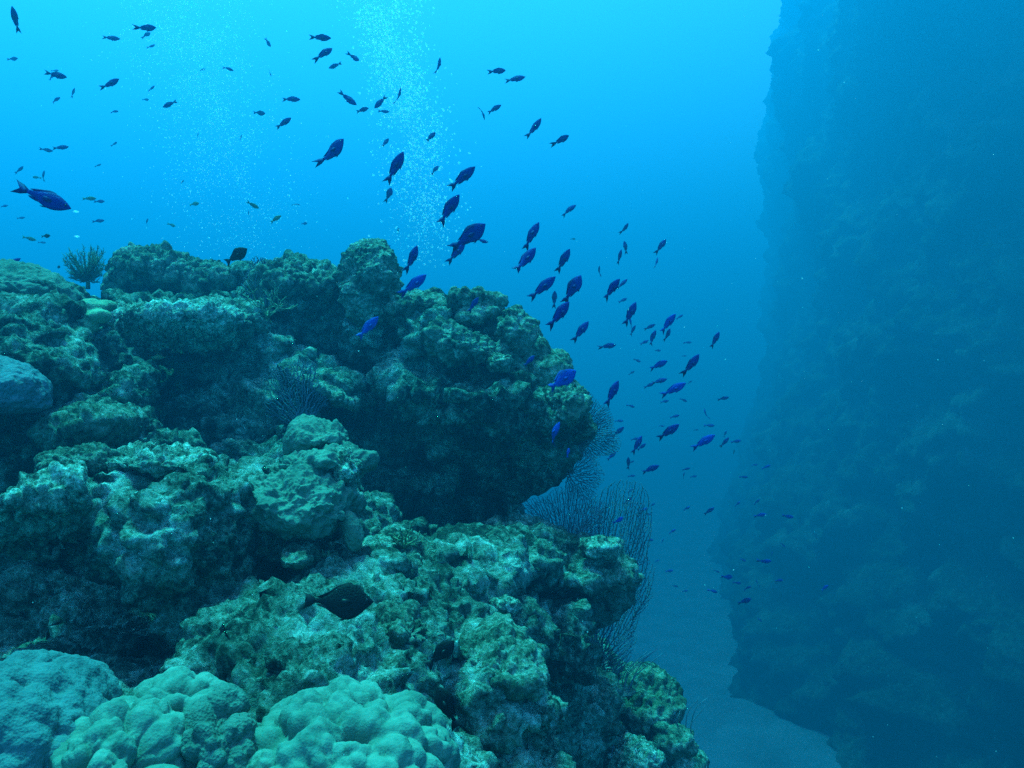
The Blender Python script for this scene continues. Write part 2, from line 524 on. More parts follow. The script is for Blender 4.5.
# ------------------------------------------------------------------ sand channel
def build_floor():
    nx = 180
    xs = np.concatenate([np.linspace(-100, -8, 30, endpoint=False), np.linspace(-8, 14, 150), np.linspace(14.4, 80, 20)])
    ys = np.concatenate([np.linspace(-18, 3, 20, endpoint=False), np.linspace(3, 34, 190), np.linspace(34.5, 140, 30)])
    X, Y = np.meshgrid(xs, ys, indexing='ij')
    P = np.stack([X.ravel(), Y.ravel(), 0 * X.ravel()], 1)
    Z = FLOOR + 0.10 * fbm(P * 0.5, 3, 0.5, 11) + 0.02 * fbm(P * np.array([2.2, 3.6, 1]), 3, 0.5, 12)
    n, m_ = len(xs), len(ys)
    I = np.arange(n * m_).reshape(n, m_)
    q = np.stack([I[:-1, :-1].ravel(), I[1:, :-1].ravel(), I[1:, 1:].ravel(), I[:-1, 1:].ravel()], 1)
    V = P.copy(); V[:, 2] = Z
    o = mesh_object('sea_floor', V, q, [M['sand']])
    tag(o, 'pale sand channel at the foot of the reef walls', 'sea floor', kind='structure')
build_floor()

# ------------------------------------------------------------------ the far wall across the channel
def build_wall():
    k = 1.2
    ys = k * np.concatenate([np.linspace(-4, 9.4, 30, endpoint=False), np.linspace(9.4, 64, 480), np.linspace(64.4, 78, 24)])
    zs = np.linspace(FLOOR - 1.2, 20.4, 290)
    Yg, Zg = np.meshgrid(ys, zs, indexing='ij')
    y, z = Yg.ravel(), Zg.ravel()
    # the foot of the wall swings away from the diver; the face leans back as it rises
    foot = k * np.interp(y / k, [-4, 5.4, 10.8, 14.8, 18.7, 23, 28.3, 35, 41.7, 47, 54, 62, 78], [27, 19.6, 13.6, 9.9, 7.3, 6.3, 7.2, 8.6, 10.0, 11.4, 13.3, 15.3, 28])
    off = k * np.interp(z / k, [-9, -8, -3, 1.6, 5.6, 8.6, 10.2, 11.8, 17], [-.5, 0, 1.6, 2.75, 3.2, 3.1, 2.6, 2.55, 3.0])
    x = foot + off
    P = np.stack([x, y, z], 1)
    d = 1.9 * fbm(P * 0.16, 3, 0.5, 51) + 0.75 * fbm(P * 0.55, 4, 0.6, 55) + 0.30 * fbm(P * 1.9, 4, 0.65, 58)
    d1, d2 = worley(P * np.array((.45, .45, .75)), 71)
    d += 0.7 * np.sqrt(np.clip(1 - (d1 / .6) ** 2, 0, 1)) * np.clip(perlin(P * .22, 73) * 3 + .4, 0, 1)      # coral heads and plates bulging from the face
    P[:, 0] -= d * 0.75
    P[:, 1] += 0.5 * fbm(P * 0.4, 2, 0.5, 63)
    P[:, 2] += 0.3 * fbm(P * 0.4, 2, 0.5, 61)
    n, m_ = len(ys), len(zs)
    I = np.arange(n * m_).reshape(n, m_)
    q = np.stack([I[:-1, :-1].ravel(), I[:-1, 1:].ravel(), I[1:, 1:].ravel(), I[1:, :-1].ravel()], 1)
    # close it into a solid behind
    B = P.copy(); B[:, 0] = 44.0
    V = np.concatenate([P, B]); off = n * m_
    qb = q[:, ::-1] + off
    rim = []
    def strip(a):
        for i in range(len(a) - 1):
            rim.append((a[i + 1], a[i], a[i] + off, a[i + 1] + off))
    strip(list(I[:, 0])); strip(list(I[-1, :])); strip(list(I[::-1, -1])); strip(list(I[0, ::-1]))
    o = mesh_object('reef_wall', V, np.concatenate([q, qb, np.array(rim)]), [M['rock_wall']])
    tag(o, 'towering dim reef wall across the sand channel', 'reef wall', kind='structure')
build_wall()

# ------------------------------------------------------------------ the near reef
def E(px, py, Y, rx, ry, rd, tilt=0.0):
    s = Y / F
    return (tuple(U(px, py, Y)), (rx * s, rd, ry * s), math.radians(tilt))

UPPER = [
    # back of the mass
    E(30, 420, 4.7, 150, 130, .7), E(200, 390, 4.7, 150, 95, .55), E(340, 400, 4.6, 120, 105, .5), E(460, 410, 4.6, 95, 70, .45),
    E(380, 500, 5.2, 140, 70, .4), E(300, 480, 4.9, 160, 90, .5),
    # crest
    E(165, 290, 4.7, 50, 22, .30), E(215, 295, 4.7, 50, 18, .25), E(290, 305, 4.35, 50, 34, .26), E(330, 320, 4.25, 44, 34, .25),
    E(262, 330, 4.25, 60, 26, .25), E(380, 345, 4.2, 50, 40, .24), E(415, 325, 4.15, 38, 28, .2),
    E(40, 330, 4.4, 60, 30, .3),
    # pale shelf and the face under it
    E(185, 320, 3.95, 72, 12, .36), E(120, 335, 3.95, 50, 14, .26), E(240, 345, 3.95, 48, 22, .16), E(215, 370, 3.95, 40, 20, .18), E(280, 372, 3.9, 30, 26, .14),
    E(160, 440, 4.05, 60, 30, .24), E(230, 425, 3.75, 62, 34, .24), E(190, 460, 3.6, 50, 22, .2), E(255, 455, 3.55, 38, 24, .2),
    E(330, 385, 3.9, 46, 14, .2, -28), E(300, 420, 3.95, 40, 20, .2),
    # overhanging shoulder
    E(430, 330, 3.95, 40, 18, .2, -20), E(480, 338, 4.0, 34, 18, .2), E(455, 356, 3.85, 58, 28, .26, -25), E(490, 380, 3.8, 40, 24, .22, -30), E(440, 388, 3.85, 60, 28, .24),
    E(500, 405, 3.7, 60, 26, .26), E(540, 418, 3.75, 38, 28, .22), E(518, 440, 4.08, 56, 30, .25), E(536, 456, 4.12, 32, 24, .2),
    E(450, 430, 4.12, 80, 30, .28), E(503, 472, 4.3, 48, 20, .2),
    E(405, 480, 4.1, 36, 14, .2), E(430, 462, 4.35, 30, 16, .2), E(370, 440, 4.1, 32, 16, .18, -25), E(360, 500, 4.2, 40, 22, .2),
]
NEAR = [
    # slope
    E(10, 350, 3.1, 62, 48, .34), E(48, 372, 3.0, 46, 34, .26), E(30, 310, 3.5, 62, 24, .28), E(100, 372, 3.3, 26, 36, .2), E(130, 395, 3.2, 24, 22, .16),
    E(-60, 470, 3.0, 110, 130, .5), E(95, 430, 2.95, 52, 24, .22), E(150, 450, 3.0, 40, 16, .18), E(40, 470, 3.1, 80, 60, .35),
    E(110, 520, 3.2, 160, 70, .45), E(270, 560, 3.2, 130, 90, .5), E(280, 500, 3.0, 70, 40, .3),
    # boulders of the middle ground
    E(52, 508, 2.25, 60, 25, .2, 18), E(168, 486, 2.45, 50, 26, .24, -12), E(195, 515, 2.35, 42, 40, .22), E(170, 545, 2.3, 66, 36, .24), E(205, 585, 2.35, 50, 34, .2, -20),
    E(120, 520, 2.5, 60, 26, .2),
    E(255, 520, 2.55, 40, 34, .2), E(290, 540, 2.6, 40, 30, .2),
    E(100, 640, 2.9, 170, 80, .4), E(60, 700, 2.2, 200, 40, .4), E(150, 655, 2.5, 90, 16, .2),
    # rubble slope in front
    E(250, 640, 2.05, 62, 36, .22, 12), E(215, 668, 1.95, 36, 22, .16), E(300, 610, 2.25, 48, 28, .22), E(330, 650, 2.0, 50, 34, .22), E(300, 690, 1.85, 60, 30, .2),
    E(345, 590, 2.45, 52, 24, .22), E(385, 625, 2.3, 50, 34, .24), E(415, 600, 2.6, 40, 24, .22), E(405, 660, 2.1, 36, 34, .22), E(385, 700, 2.0, 50, 34, .25),
    E(450, 612, 2.65, 34, 22, .2), E(470, 645, 2.5, 38, 26, .2), E(440, 690, 2.35, 40, 30, .2), E(485, 690, 2.35, 54, 26, .22, -22), E(520, 715, 2.45, 36, 30, .2, -30),
    E(480, 735, 2.45, 50, 36, .22), E(430, 745, 2.3, 36, 40, .2),
    # foot under the foreground corals
    E(60, 800, 1.7, 260, 70, .42), E(330, 800, 1.8, 160, 70, .4), E(480, 860, 2.2, 140, 90, .4), E(250, 900, 2.0, 400, 130, .6),
]
LEDGE = [
    E(430, 570, 3.0, 90, 28, .36), E(380, 560, 3.0, 44, 18, .25), E(490, 558, 3.3, 80, 20, .34, 4), E(560, 566, 3.5, 60, 24, .3), E(600, 574, 3.55, 32, 26, .2), E(575, 600, 3.6, 40, 22, .22),
    E(470, 590, 3.0, 60, 24, .26, -25), E(520, 620, 3.05, 40, 24, .24), E(560, 625, 3.25, 34, 26, .22), E(545, 655, 3.3, 46, 24, .24), E(510, 665, 3.1, 34, 26, .22),
    E(430, 700, 3.6, 150, 130, .5), E(530, 690, 3.9, 48, 100, .4), E(560, 720, 4.0, 56, 60, .4),
]
BASE = [
    E(400, 760, 4.7, 260, 190, .9), E(585, 730, 4.6, 70, 42, .5, -10), E(645, 705, 4.9, 34, 28, .3), E(660, 735, 4.7, 30, 40, .3), E(610, 760, 4.3, 56, 26, .35), E(690, 770, 4.8, 16, 24, .2),
    E(620, 800, 4.5, 90, 40, .6), E(560, 860, 4.2, 170, 110, .9), E(300, 700, 5.6, 300, 220, 1.0), E(60, 640, 5.4, 260, 220, .9), E(-350, 600, 4.4, 420, 260, 1.4), E(660, 840, 4.6, 60, 60, .5),
    E(0, 1000, 3.0, 560, 300, 1.3), E(300, 1250, 4.4, 420, 300, 1.6), E(-200, 1200, 4.4, 500, 360, 1.6), E(560, 1080, 4.6, 170, 260, 1.0), E(100, 1650, 4.4, 760, 400, 1.8),
]
def mass(name, prims, h, mats, spec, label, cat, seed, **kw):
    V, Q = rock_mass(prims, h, seed=seed, **kw)
    V = roughen(V, Q, spec, seed + 50)
    o = mesh_object(name, V, Q, mats)
    tag(o, label, cat, kind='structure')
    return o
SC = 1.0 if not QUICK else 1.7
mass('reef_outcrop', UPPER, 0.020 * SC, [M['rock_far']], [('fbm', .050, 7), ('ridge', .026, 13), ('knob', .036, 13), ('knob', .020, 28), ('pit', .044, 9), ('pit', .016, 24), ('fbm', .010, 45)],
     'upper reef outcrop overhanging a dark cave', 'reef', 5, k=.05, low=(.075, 2.4), mid=(.062, 5.5))
mass('reef_slope', NEAR, 0.0135 * SC, [M['rock']], [('fbm', .034, 9), ('ridge', .014, 20), ('knob', .022, 20), ('knob', .012, 42), ('pit', .024, 15), ('pit', .010, 34), ('fbm', .007, 60)],
     'rubbly near slope of encrusted limestone', 'reef', 9, k=.035, low=(.045, 3.0), mid=(.038, 8.0))
mass('reef_ledge', LEDGE, 0.018 * SC, [M['rock']], [('fbm', .038, 8), ('ridge', .016, 18), ('knob', .026, 18), ('knob', .014, 38), ('pit', .028, 13), ('pit', .012, 30), ('fbm', .008, 50)],
     'lower reef ledge jutting out under the cave', 'reef', 14, k=.04, low=(.055, 2.8), mid=(.048, 7.0))
mass('reef_base', BASE, 0.034 * SC, [M['rock_far']], [('fbm', .045, 6), ('ridge', .024, 12), ('knob', .030, 15), ('fbm', .014, 24)],
     'foot of the reef running down to the sand', 'reef', 21, k=.08, low=(.10, 1.5), mid=(.06, 4.0), box=((-6.5, .5, FLOOR - .2), (3, 8, 1)))
# ------------------------------------------------------------------ corals
import bmesh
_ico = {}
def ico(n):
    if n not in _ico:
        bm = bmesh.new()
        bmesh.ops.create_icosphere(bm, subdivisions=n, radius=1.0)
        v = np.array([p.co[:] for p in bm.verts], np.float32)
        f = np.array([[q.index for q in p.verts] for p in bm.faces], np.int32)
        bm.free()
        _ico[n] = (v, f)
    return _ico[n]

def displace(V, D, layers, seed):
    """V points in metres, D unit directions; layers of lumps pushed outwards"""
    d = np.zeros(len(V), np.float32)
    for kind, amp, freq in layers:
        if kind == 'lobe':
            d1, d2 = worley(V * freq, seed)
            d += amp * (np.sqrt(np.clip(1 - (d1 / 0.82) ** 2, 0, 1)) - 0.6)
        elif kind == 'knob':
            d1, d2 = worley(V * freq, seed)
            d += amp * np.sqrt(np.clip(1 - (d1 / 0.6) ** 2, 0, 1))
        elif kind == 'fbm':
            d += amp * fbm(V * freq, 4, 0.55, seed)
        elif kind == 'ridge':
            d += amp * fbm(V * freq, 3, 0.5, seed, ridged=True)
        elif kind == 'pit':
            d1, d2 = worley(V * freq, seed)
            d -= amp * np.clip(1 - d1 / 0.4, 0, 1)
        seed += 7
    return V + D * d[:, None]

def head(name, px, py, Y, rx, ry, rd, layers, mat, label, cat='coral', group=None, seed=1, n=6, tilt=0, flat=None):
    """a rounded colony: displaced ellipsoid; flat = how much of the underside is cut flat"""
    D, Fq = ico(n)
    s = Y / F
    r = np.array((rx * s, rd, ry * s), np.float32)
    V = D * r
    if flat is not None:
        V = V.copy(); low = V[:, 2] < -flat * r[2]
        V[low, 2] = -flat * r[2] + (V[low, 2] + flat * r[2]) * 0.15
    Nn = D / r; Nn = Nn / np.linalg.norm(Nn, axis=1)[:, None]
    V = displace(V + seed * 3.17, Nn, layers, seed) - np.float32(seed * 3.17)
    o = mesh_object(name, V, Fq, [M[mat]])
    o.location = U(px, py, Y)
    o.rotation_euler = (0, math.radians(tilt), 0)
    tag(o, label, cat, group)
    return o

def tubes(paths, sides=4):
    """paths: list of (points, radius at start, radius at end) -> verts, faces"""
    V, Fc = [], []
    for pts, r0, r1 in paths:
        pts = np.asarray(pts, float)
        n = len(pts)
        if n < 2: continue
        tan = np.gradient(pts, axis=0)
        tan /= np.linalg.norm(tan, axis=1)[:, None] + 1e-9
        ref = np.array((0.31, 0.87, 0.38))
        base = len(V)
        for i in range(n):
            a = np.cross(tan[i], ref); a /= np.linalg.norm(a) + 1e-9
            b = np.cross(tan[i], a)
            r = r0 + (r1 - r0) * i / (n - 1)
            for k in range(sides):
                t = 2 * math.pi * k / sides
                V.append(pts[i] + r * (math.cos(t) * a + math.sin(t) * b))
        for i in range(n - 1):
            for k in range(sides):
                k2 = (k + 1) % sides
                Fc.append((base + i * sides + k, base + i * sides + k2, base + (i + 1) * sides + k2, base + (i + 1) * sides + k))
        Fc.append(tuple(base + k for k in range(sides))[::-1])
        Fc.append(tuple(base + (n - 1) * sides + k for k in range(sides)))
    return V, Fc

def grow_fan(w, h, n_att, step, seed, outline=None):
    """branches that fill a fan outline, base at (0,0), growing up"""
    rng = np.random.default_rng(seed)
    A = []
    while len(A) < n_att:
        u, v = rng.uniform(-w, w), rng.uniform(0, h)
        e = (u / w) ** 2 + ((v - h * .5) / (h * .5)) ** 2
        lim = 1 + 0.25 * math.sin(5 * math.atan2(v - h * .5, u) + seed) 
        if e < lim: A.append((u, v))
    A = np.array(A)
    reach = step * 7
    nodes = [np.array((0.0, 0.0))]; parent = [-1]
    alive = np.ones(len(A), bool)
    kids = {}
    near_i = np.zeros(len(A), int); near_d = np.hypot(A[:, 0], A[:, 1])
    for it in range(400):
        if not alive.any(): break
        idx = np.where(alive)[0]
        if len(nodes) > 20000: break
        grow = {}
        close = idx[near_d[idx] < reach]
        if not len(close): close = idx[np.argsort(near_d[idx])[:1]]
        for j in close:
            grow.setdefault(near_i[j], []).append(j)
        new = []
        for ni, js in grow.items():
            if kids.get(ni, 0) >= 3:
                alive[js] = False
                continue
            kids[ni] = kids.get(ni, 0) + 1
            p = nodes[ni]
            d = (A[js] - p); d = d / (np.linalg.norm(d, axis=1)[:, None] + 1e-9)
            m = d.sum(0) + rng.normal(0, .25, 2)
            m /= np.linalg.norm(m) + 1e-9
            new.append((p + m * step, ni))
        for p, ni in new:
            k = len(nodes)
            nodes.append(p); parent.append(ni)
            d = np.hypot(A[:, 0] - p[0], A[:, 1] - p[1])
            m = d < near_d
            near_d[m] = d[m]; near_i[m] = k
        alive &= near_d > step * 1.05
    return nodes, parent

def sea_fan(px, py, Y, w, h, lean, yaw, label, n_att=700, seed=1, mat='fan', r=0.0016, cup=0.15, layers=2, group=None, step=None):
    """px,py: the base; w,h in pixels at that distance"""
    s = Y / F
    w, h = w * s, h * s
    step = step or max(w, h) / 115
    net, trunk = [], []
    for layer in range(layers):                      # dense fans are several overlapping leaves of branches
        nodes, parent = grow_fan(w * (1 - .12 * layer), h * (1 - .07 * layer), n_att, step, seed + 13 * layer)
        N = len(nodes)
        cnt = np.ones(N)
        for i in range(N - 1, 0, -1):
            cnt[parent[i]] += cnt[i]
        rng = np.random.default_rng(seed + 1)
        P3 = [(u + .06 * w * layer, .05 * w * layer + cup * (u * u) / w + 0.02 * h * math.sin(9 * u / w + 5 * v / h + 2 * layer) + rng.normal(0, step * .12), v) for u, v in nodes]
        for i in range(1, N):
            rr = r * min(cnt[i] ** 0.17, 3.2)
            seg = ([P3[parent[i]], P3[i]], r * min(cnt[parent[i]] ** 0.17, 3.2) if parent[i] else rr, rr)
            (trunk if cnt[i] > N * 0.10 else net).append(seg)
    root = bpy.data.objects.new('sea_fan', None)
    COL.objects.link(root)
    root.location = U(px, py, Y)
    root.rotation_euler = (0, math.radians(lean), math.radians(yaw))
    tag(root, label, 'sea fan', group or 'sea fans growing from the reef')
    mesh_object('net', *tubes(net, 3), [M[mat]], root)
    if trunk: mesh_object('stem', *tubes(trunk, 5), [M[mat]], root)
    return root

def whips(px, py, Y, hgt, n, spread, label, seed, mat='fan', r=0.003, lean=0.2):
    rng = random.Random(seed)
    s = Y / F; hgt *= s
    root = bpy.data.objects.new('sea_whip', None); COL.objects.link(root)
    root.location = U(px, py, Y)
    tag(root, label, 'sea whip', 'sea whips on the reef')
    foot = []
    for i in range(n):
        a = rng.uniform(-1, 1)
        h = hgt * rng.uniform(.55, 1.0)
        bx, by = a * spread * s * .6, rng.uniform(-.5, .5) * spread * s
        tip = a * spread * s * .6 + lean * h
        pts = []
        for k in range(8):
            t = k / 7
            pts.append((bx + (tip) * t * t + .012 * math.sin(6 * t + i) * t, by + rng.uniform(-.004, .004), h * t))
        mesh_object('strand', *tubes([(pts, r, r * .55)], 5), [M[mat]], root)
    v, f = ico(3)
    vv = v * np.array((spread * s * .7, spread * s * .6, .02))
    mesh_object('holdfast', displace(vv + seed, v, [('fbm', .012, 30)], seed) - seed, f, [M['rock']], root)
    return root

def twig(px, py, Y, size, label, seed, mat='twig', r=0.006, n0=6, group='small branching corals'):
    rng = random.Random(seed)
    s = Y / F; L = size * s
    paths = []
    def br(p, d, l, rad, lev):
        pts = [np.array(p)]
        for k in range(4):
            d = d + np.array([rng.uniform(-.25, .25) for _ in range(3)]) + np.array((0, 0, .10))
            d = d / np.linalg.norm(d)
            pts.append(pts[-1] + d * l / 4)
        paths.append((pts, rad, rad * .7))
        if lev:
            for _ in range(3):
                nd = d + np.array([rng.uniform(-.9, .9) for _ in range(3)])
                br(pts[rng.choice((2, 3, 4))], nd / np.linalg.norm(nd), l * .62, rad * .75, lev - 1)
    for i in range(n0):
        a = 2 * math.pi * i / n0 + rng.uniform(-.3, .3)
        br((0, 0, 0), np.array((math.cos(a) * .8, math.sin(a) * .8, .7)), L * .5, r, 2)
    o = mesh_object('branching_coral', *tubes(paths, 5), [M[mat]])
    o.location = U(px, py, Y)
    tag(o, label, 'coral', group)
    return o

def cluster(name, items, h, mat, spec, label, seed, cat='coral', group=None, k=.02, origin=None):
    """a knobbly colony grown from several merged lumps"""
    pr = [E(*i) for i in items]
    V, Q = rock_mass(pr, h, k=k, low=(.006, 6), mid=(.006, 20), seed=seed, pad=.04)
    V = roughen(V, Q, spec, seed)
    c = np.array(pr[0][0], np.float32)
    o = mesh_object(name, V - c, Q, [M[mat]])
    o.location = pr[0][0]
    tag(o, label, cat, group)
    return o

RK = [('fbm', .060, 4.5), ('fbm', .022, 13), ('pit', .018, 15), ('knob', .012, 26), ('knob', .007, 50), ('fbm', .005, 70)]
RKS = [('fbm', .022, 9), ('fbm', .010, 25), ('pit', .008, 30), ('knob', .006, 55), ('fbm', .003, 90)]
LOBE = [('fbm', .036, 5), ('lobe', .046, 20), ('lobe', .012, 34), ('fbm', .004, 40), ('fbm', .001, 110)]
GF = 'lobed corals filling the lower corner'
head('lobed_coral', 6, 782, 1.42, 112, 112, .24, [('fbm', .02, 5), ('lobe', .026, 17), ('lobe', .010, 36), ('fbm', .004, 50), ('fbm', .002, 120)], 'lobe_blue',
     'broad bluish lobed coral in the bottom left corner, faintly bumpy', group=GF, seed=3, n=7)
head('lobed_coral', 118, 784, 1.36, 66, 68, .16, LOBE, 'lobe', 'lobed coral of swollen knobs standing between two larger lobed corals', group=GF, seed=5, n=7)
head('lobed_coral', 160, 737, 1.50, 58, 48, .15, LOBE, 'lobe', 'knobby lobed coral topping its neighbours beside a dark gap', group=GF, seed=12, n=7)
head('lobed_coral', 222, 757, 1.44, 38, 56, .12, [('fbm', .02, 6), ('lobe', .046, 20), ('lobe', .010, 40), ('fbm', .004, 50)], 'lobe_turf', 'upright lobed coral with brown turf on its crown', group=GF, seed=8, n=7)
head('lobed_coral', 342, 768, 1.50, 98, 66, .22, LOBE, 'lobe', 'wide green lobed coral of overlapping knobs below the rubble slope', group=GF, seed=17, n=7)

head('dome_coral', -2, 398, 2.62, 46, 40, .17, [('fbm', .02, 6), ('ridge', .006, 26), ('fbm', .003, 70)], 'dome_grey', 'grey blue dome coral with a flat underside over a dark hole', cat='coral', seed=21, flat=.22)
head('dome_coral', 28, 292, 3.40, 46, 24, .24, [('fbm', .03, 5), ('ridge', .010, 16), ('knob', .006, 40), ('fbm', .005, 50)], 'lobe_turf', 'smooth green dome coral cresting the reef beside the feather bush', seed=23, tilt=20)
head('round_coral', 52, 320, 3.05, 14, 14, .06, [('fbm', .012, 10), ('fbm', .004, 60)], 'dome', 'little round green coral tucked under the crest dome', seed=24, n=5)
cluster('finger_coral', [(92, 308, 3.25, 15, 9, .05), (80, 318, 3.2, 8, 13, .04), (100, 316, 3.2, 12, 8, .04), (86, 328, 3.2, 13, 7, .04), (107, 306, 3.3, 8, 6, .03)], .007, 'yellow',
        [('fbm', .004, 40)], 'pale green coral of stubby merged lobes below the feather bush', 31)
CR = [('fbm', .05, 5), ('knob', .035, 15), ('knob', .018, 34), ('fbm', .006, 70)]
head('leafy_coral', 168, 276, 4.55, 52, 20, .24, CR, 'crust', 'dark leafy coral mound crowning the reef crest', seed=33, n=7, flat=.5)
head('leafy_coral', 226, 285, 4.5, 34, 12, .18, CR, 'crust', 'low leafy coral mound under the dark damselfish', seed=35, n=6, flat=.5)
head('leafy_coral', 288, 283, 4.1, 26, 20, .16, CR, 'crust', 'tufted leafy coral mound beside the purple sea fan', seed=36, n=6)
head('leafy_coral', 322, 288, 4.1, 24, 13, .16, CR, 'crust', 'ragged leafy coral below the tall coral head', seed=37, n=6)
head('coral_head', 372, 286, 3.95, 29, 38, .16, RK, 'dome', 'tall pale green coral head standing highest on the crest', seed=41, n=7, tilt=6)
head('coral_head', 345, 281, 4.05, 11, 12, .08, RKS, 'pale', 'small whitish coral head against the side of the tall one', seed=42, n=5)
head('coral_head', 411, 306, 3.9, 26, 12, .12, RK, 'crust', 'knobby coral head just under the bright blue fish by the tall head', seed=43, n=6)
cluster('knobby_coral', [(478, 313, 3.78, 24, 10, .08), (455, 300, 3.76, 8, 12, .04), (466, 297, 3.74, 7, 10, .035), (479, 296, 3.76, 7, 10, .04), (490, 299, 3.78, 8, 8, .035), (499, 301, 3.78, 8, 6, .03), (446, 311, 3.8, 10, 10, .05), (470, 318, 3.72, 16, 9, .05)], .008, 'dome',
        [('knob', .012, 38), ('fbm', .006, 60)], 'knobby coral with short upright fingers and a pale tip on the ridge', 44)
head('coral_head', 512, 344, 3.8, 20, 36, .14, RK, 'dome', 'upright boulder coral with a rounded top behind the knobby coral', seed=45, n=6)
cluster('pillar_coral', [(548, 376, 3.72, 23, 24, .1), (541, 349, 3.70, 9, 13, .04), (557, 364, 3.74, 13, 15, .06), (530, 361, 3.74, 12, 10, .06)], .008, 'dome',
        [('knob', .010, 34), ('fbm', .006, 60)], 'pillar shaped coral with a pale knob on top at the reef edge', 46)
head('coral_head', 566, 404, 3.62, 23, 22, .14, RK, 'dome', 'rounded coral head capping the tip of the overhang', seed=47, n=6)
head('coral_head', 463, 345, 3.62, 34, 20, .14, RK, 'dome', 'weathered coral head on the slope under the knobby coral', seed=48, n=6, tilt=24)
head('coral_head', 500, 363, 3.55, 12, 9, .07, RKS, 'dome', 'small pale capped coral head between weathered head and pillar coral', seed=49, n=5)
head('round_coral', 80, 466, 2.32, 37, 22, .10, RKS, 'crust', 'dark round coral lying among pale topped boulders', seed=51, n=6)
cluster('thicket_coral', [(92, 424, 2.75, 44, 17, .12, 8), (60, 432, 2.7, 20, 14, .08), (118, 428, 2.8, 20, 14, .08)], .009, 'crust',
        [('knob', .022, 30), ('knob', .010, 62), ('fbm', .004, 70)], 'thicket of short fingered coral below the grey blue dome', 52)
SH = [('fbm', .060, 5), ('fbm', .020, 14), ('ridge', .008, 26), ('pit', .010, 22), ('fbm', .004, 70)]
head('sheet_coral', 322, 440, 2.62, 26, 11, .12, SH, 'sheet', 'uppermost smooth sheet coral of the draped stack', seed=61, n=6, group='smooth sheet corals draped over the rock')
head('sheet_coral', 322, 462, 2.55, 44, 18, .14, SH, 'sheet', 'middle sheet coral of the stack with a bleached right end', seed=62, n=6, group='smooth sheet corals draped over the rock')
head('sheet_coral', 305, 503, 2.48, 56, 32, .18, SH, 'sheet', 'largest sheet coral, a smooth apron at the bottom of the stack', seed=63, n=7, group='smooth sheet corals draped over the rock', tilt=8)
head('crust_coral', 347, 470, 2.50, 14, 20, .07, RKS, 'pale', 'bleached knobby crust on the end of the sheet coral stack', seed=64, n=6)
head('plate_coral', 352, 532, 2.42, 11, 20, .03, [('fbm', .012, 9), ('fbm', .003, 60)], 'sheet', 'thin upright plate coral leaning beside the dark cave mouth', seed=65, n=5, tilt=-16)
head('plate_coral', 296, 556, 2.30, 15, 8, .09, RKS, 'crust', 'small shelf of plate coral above the large black fish', seed=66, n=5, tilt=8)
head('crust_coral', 382, 545, 2.85, 26, 6, .06, RKS, 'pale', 'pale blue crust coral along the lip of the cave', seed=67, n=5, tilt=3)
head('crust_coral', 505, 606, 2.72, 13, 8, .04, RKS, 'pale', 'pale blue lump of crust coral on the lower ledge', seed=68, n=5, tilt=15)
cluster('nodule_coral', [(600, 546, 3.3, 20, 7, .07), (588, 543, 3.3, 8, 6, .035), (602, 540, 3.28, 7, 6, .03), (614, 544, 3.3, 7, 6, .03), (610, 554, 3.27, 9, 6, .03), (594, 554, 3.26, 8, 5, .03)], .007, 'pale',
        [('knob', .012, 46), ('fbm', .005, 70)], 'pale nodule coral on the outer tip of the lower ledge', 69)
head('crust_coral', 600, 580, 3.32, 30, 12, .10, RK, 'crust', 'green crust coral under the pale nodules of the ledge', seed=70, n=6)
head('crust_coral', 628, 757, 3.9, 36, 12, .16, RK, 'pale', 'pale topped crust coral at the very foot of the reef', seed=71, n=6)
cluster('nodule_coral', [(668, 742, 4.3, 20, 14, .1), (660, 728, 4.3, 9, 7, .04), (676, 732, 4.3, 9, 7, .04), (688, 748, 4.3, 9, 7, .05), (684, 740, 4.28, 8, 6, .04)], .010, 'dome',
        [('knob', .016, 34), ('fbm', .006, 60)], 'dark nodule coral with whitish knobs nearest the sand', 72)
head('coral_head', 640, 708, 4.55, 38, 34, .24, RK, 'crust', 'rounded olive coral head on the foot of the reef', seed=73, n=6)
head('coral_head', 495, 660, 2.30, 44, 20, .15, RK, 'dome', 'broad green coral head sloping off below the lower ledge', seed=74, n=6, tilt=20)
head('coral_head', 400, 632, 2.12, 28, 20, .11, RK, 'crust', 'bushy turf covered coral head behind the two black fish', seed=75, n=6)
head('boulder_coral', 42, 497, 2.12, 46, 16, .12, RK, 'pale', 'pale ridge of coral on top of the boulder over the dark hollow', seed=76, n=6, tilt=-18)
head('coral_head', 160, 462, 2.38, 44, 14, .16, RK, 'pale', 'pale weathered coral cap on the big middle boulder', seed=77, n=6, tilt=3)
head('crust_coral', 190, 322, 3.70, 70, 17, .34, RK, 'pale', 'long pale crust shelf under the leafy crest mounds', seed=78, n=7)
head('crust_coral', 318, 386, 3.7, 44, 8, .12, RKS, 'dome', 'slanting greenish coral ridge in the shade of the outcrop', seed=79, n=6, tilt=28)

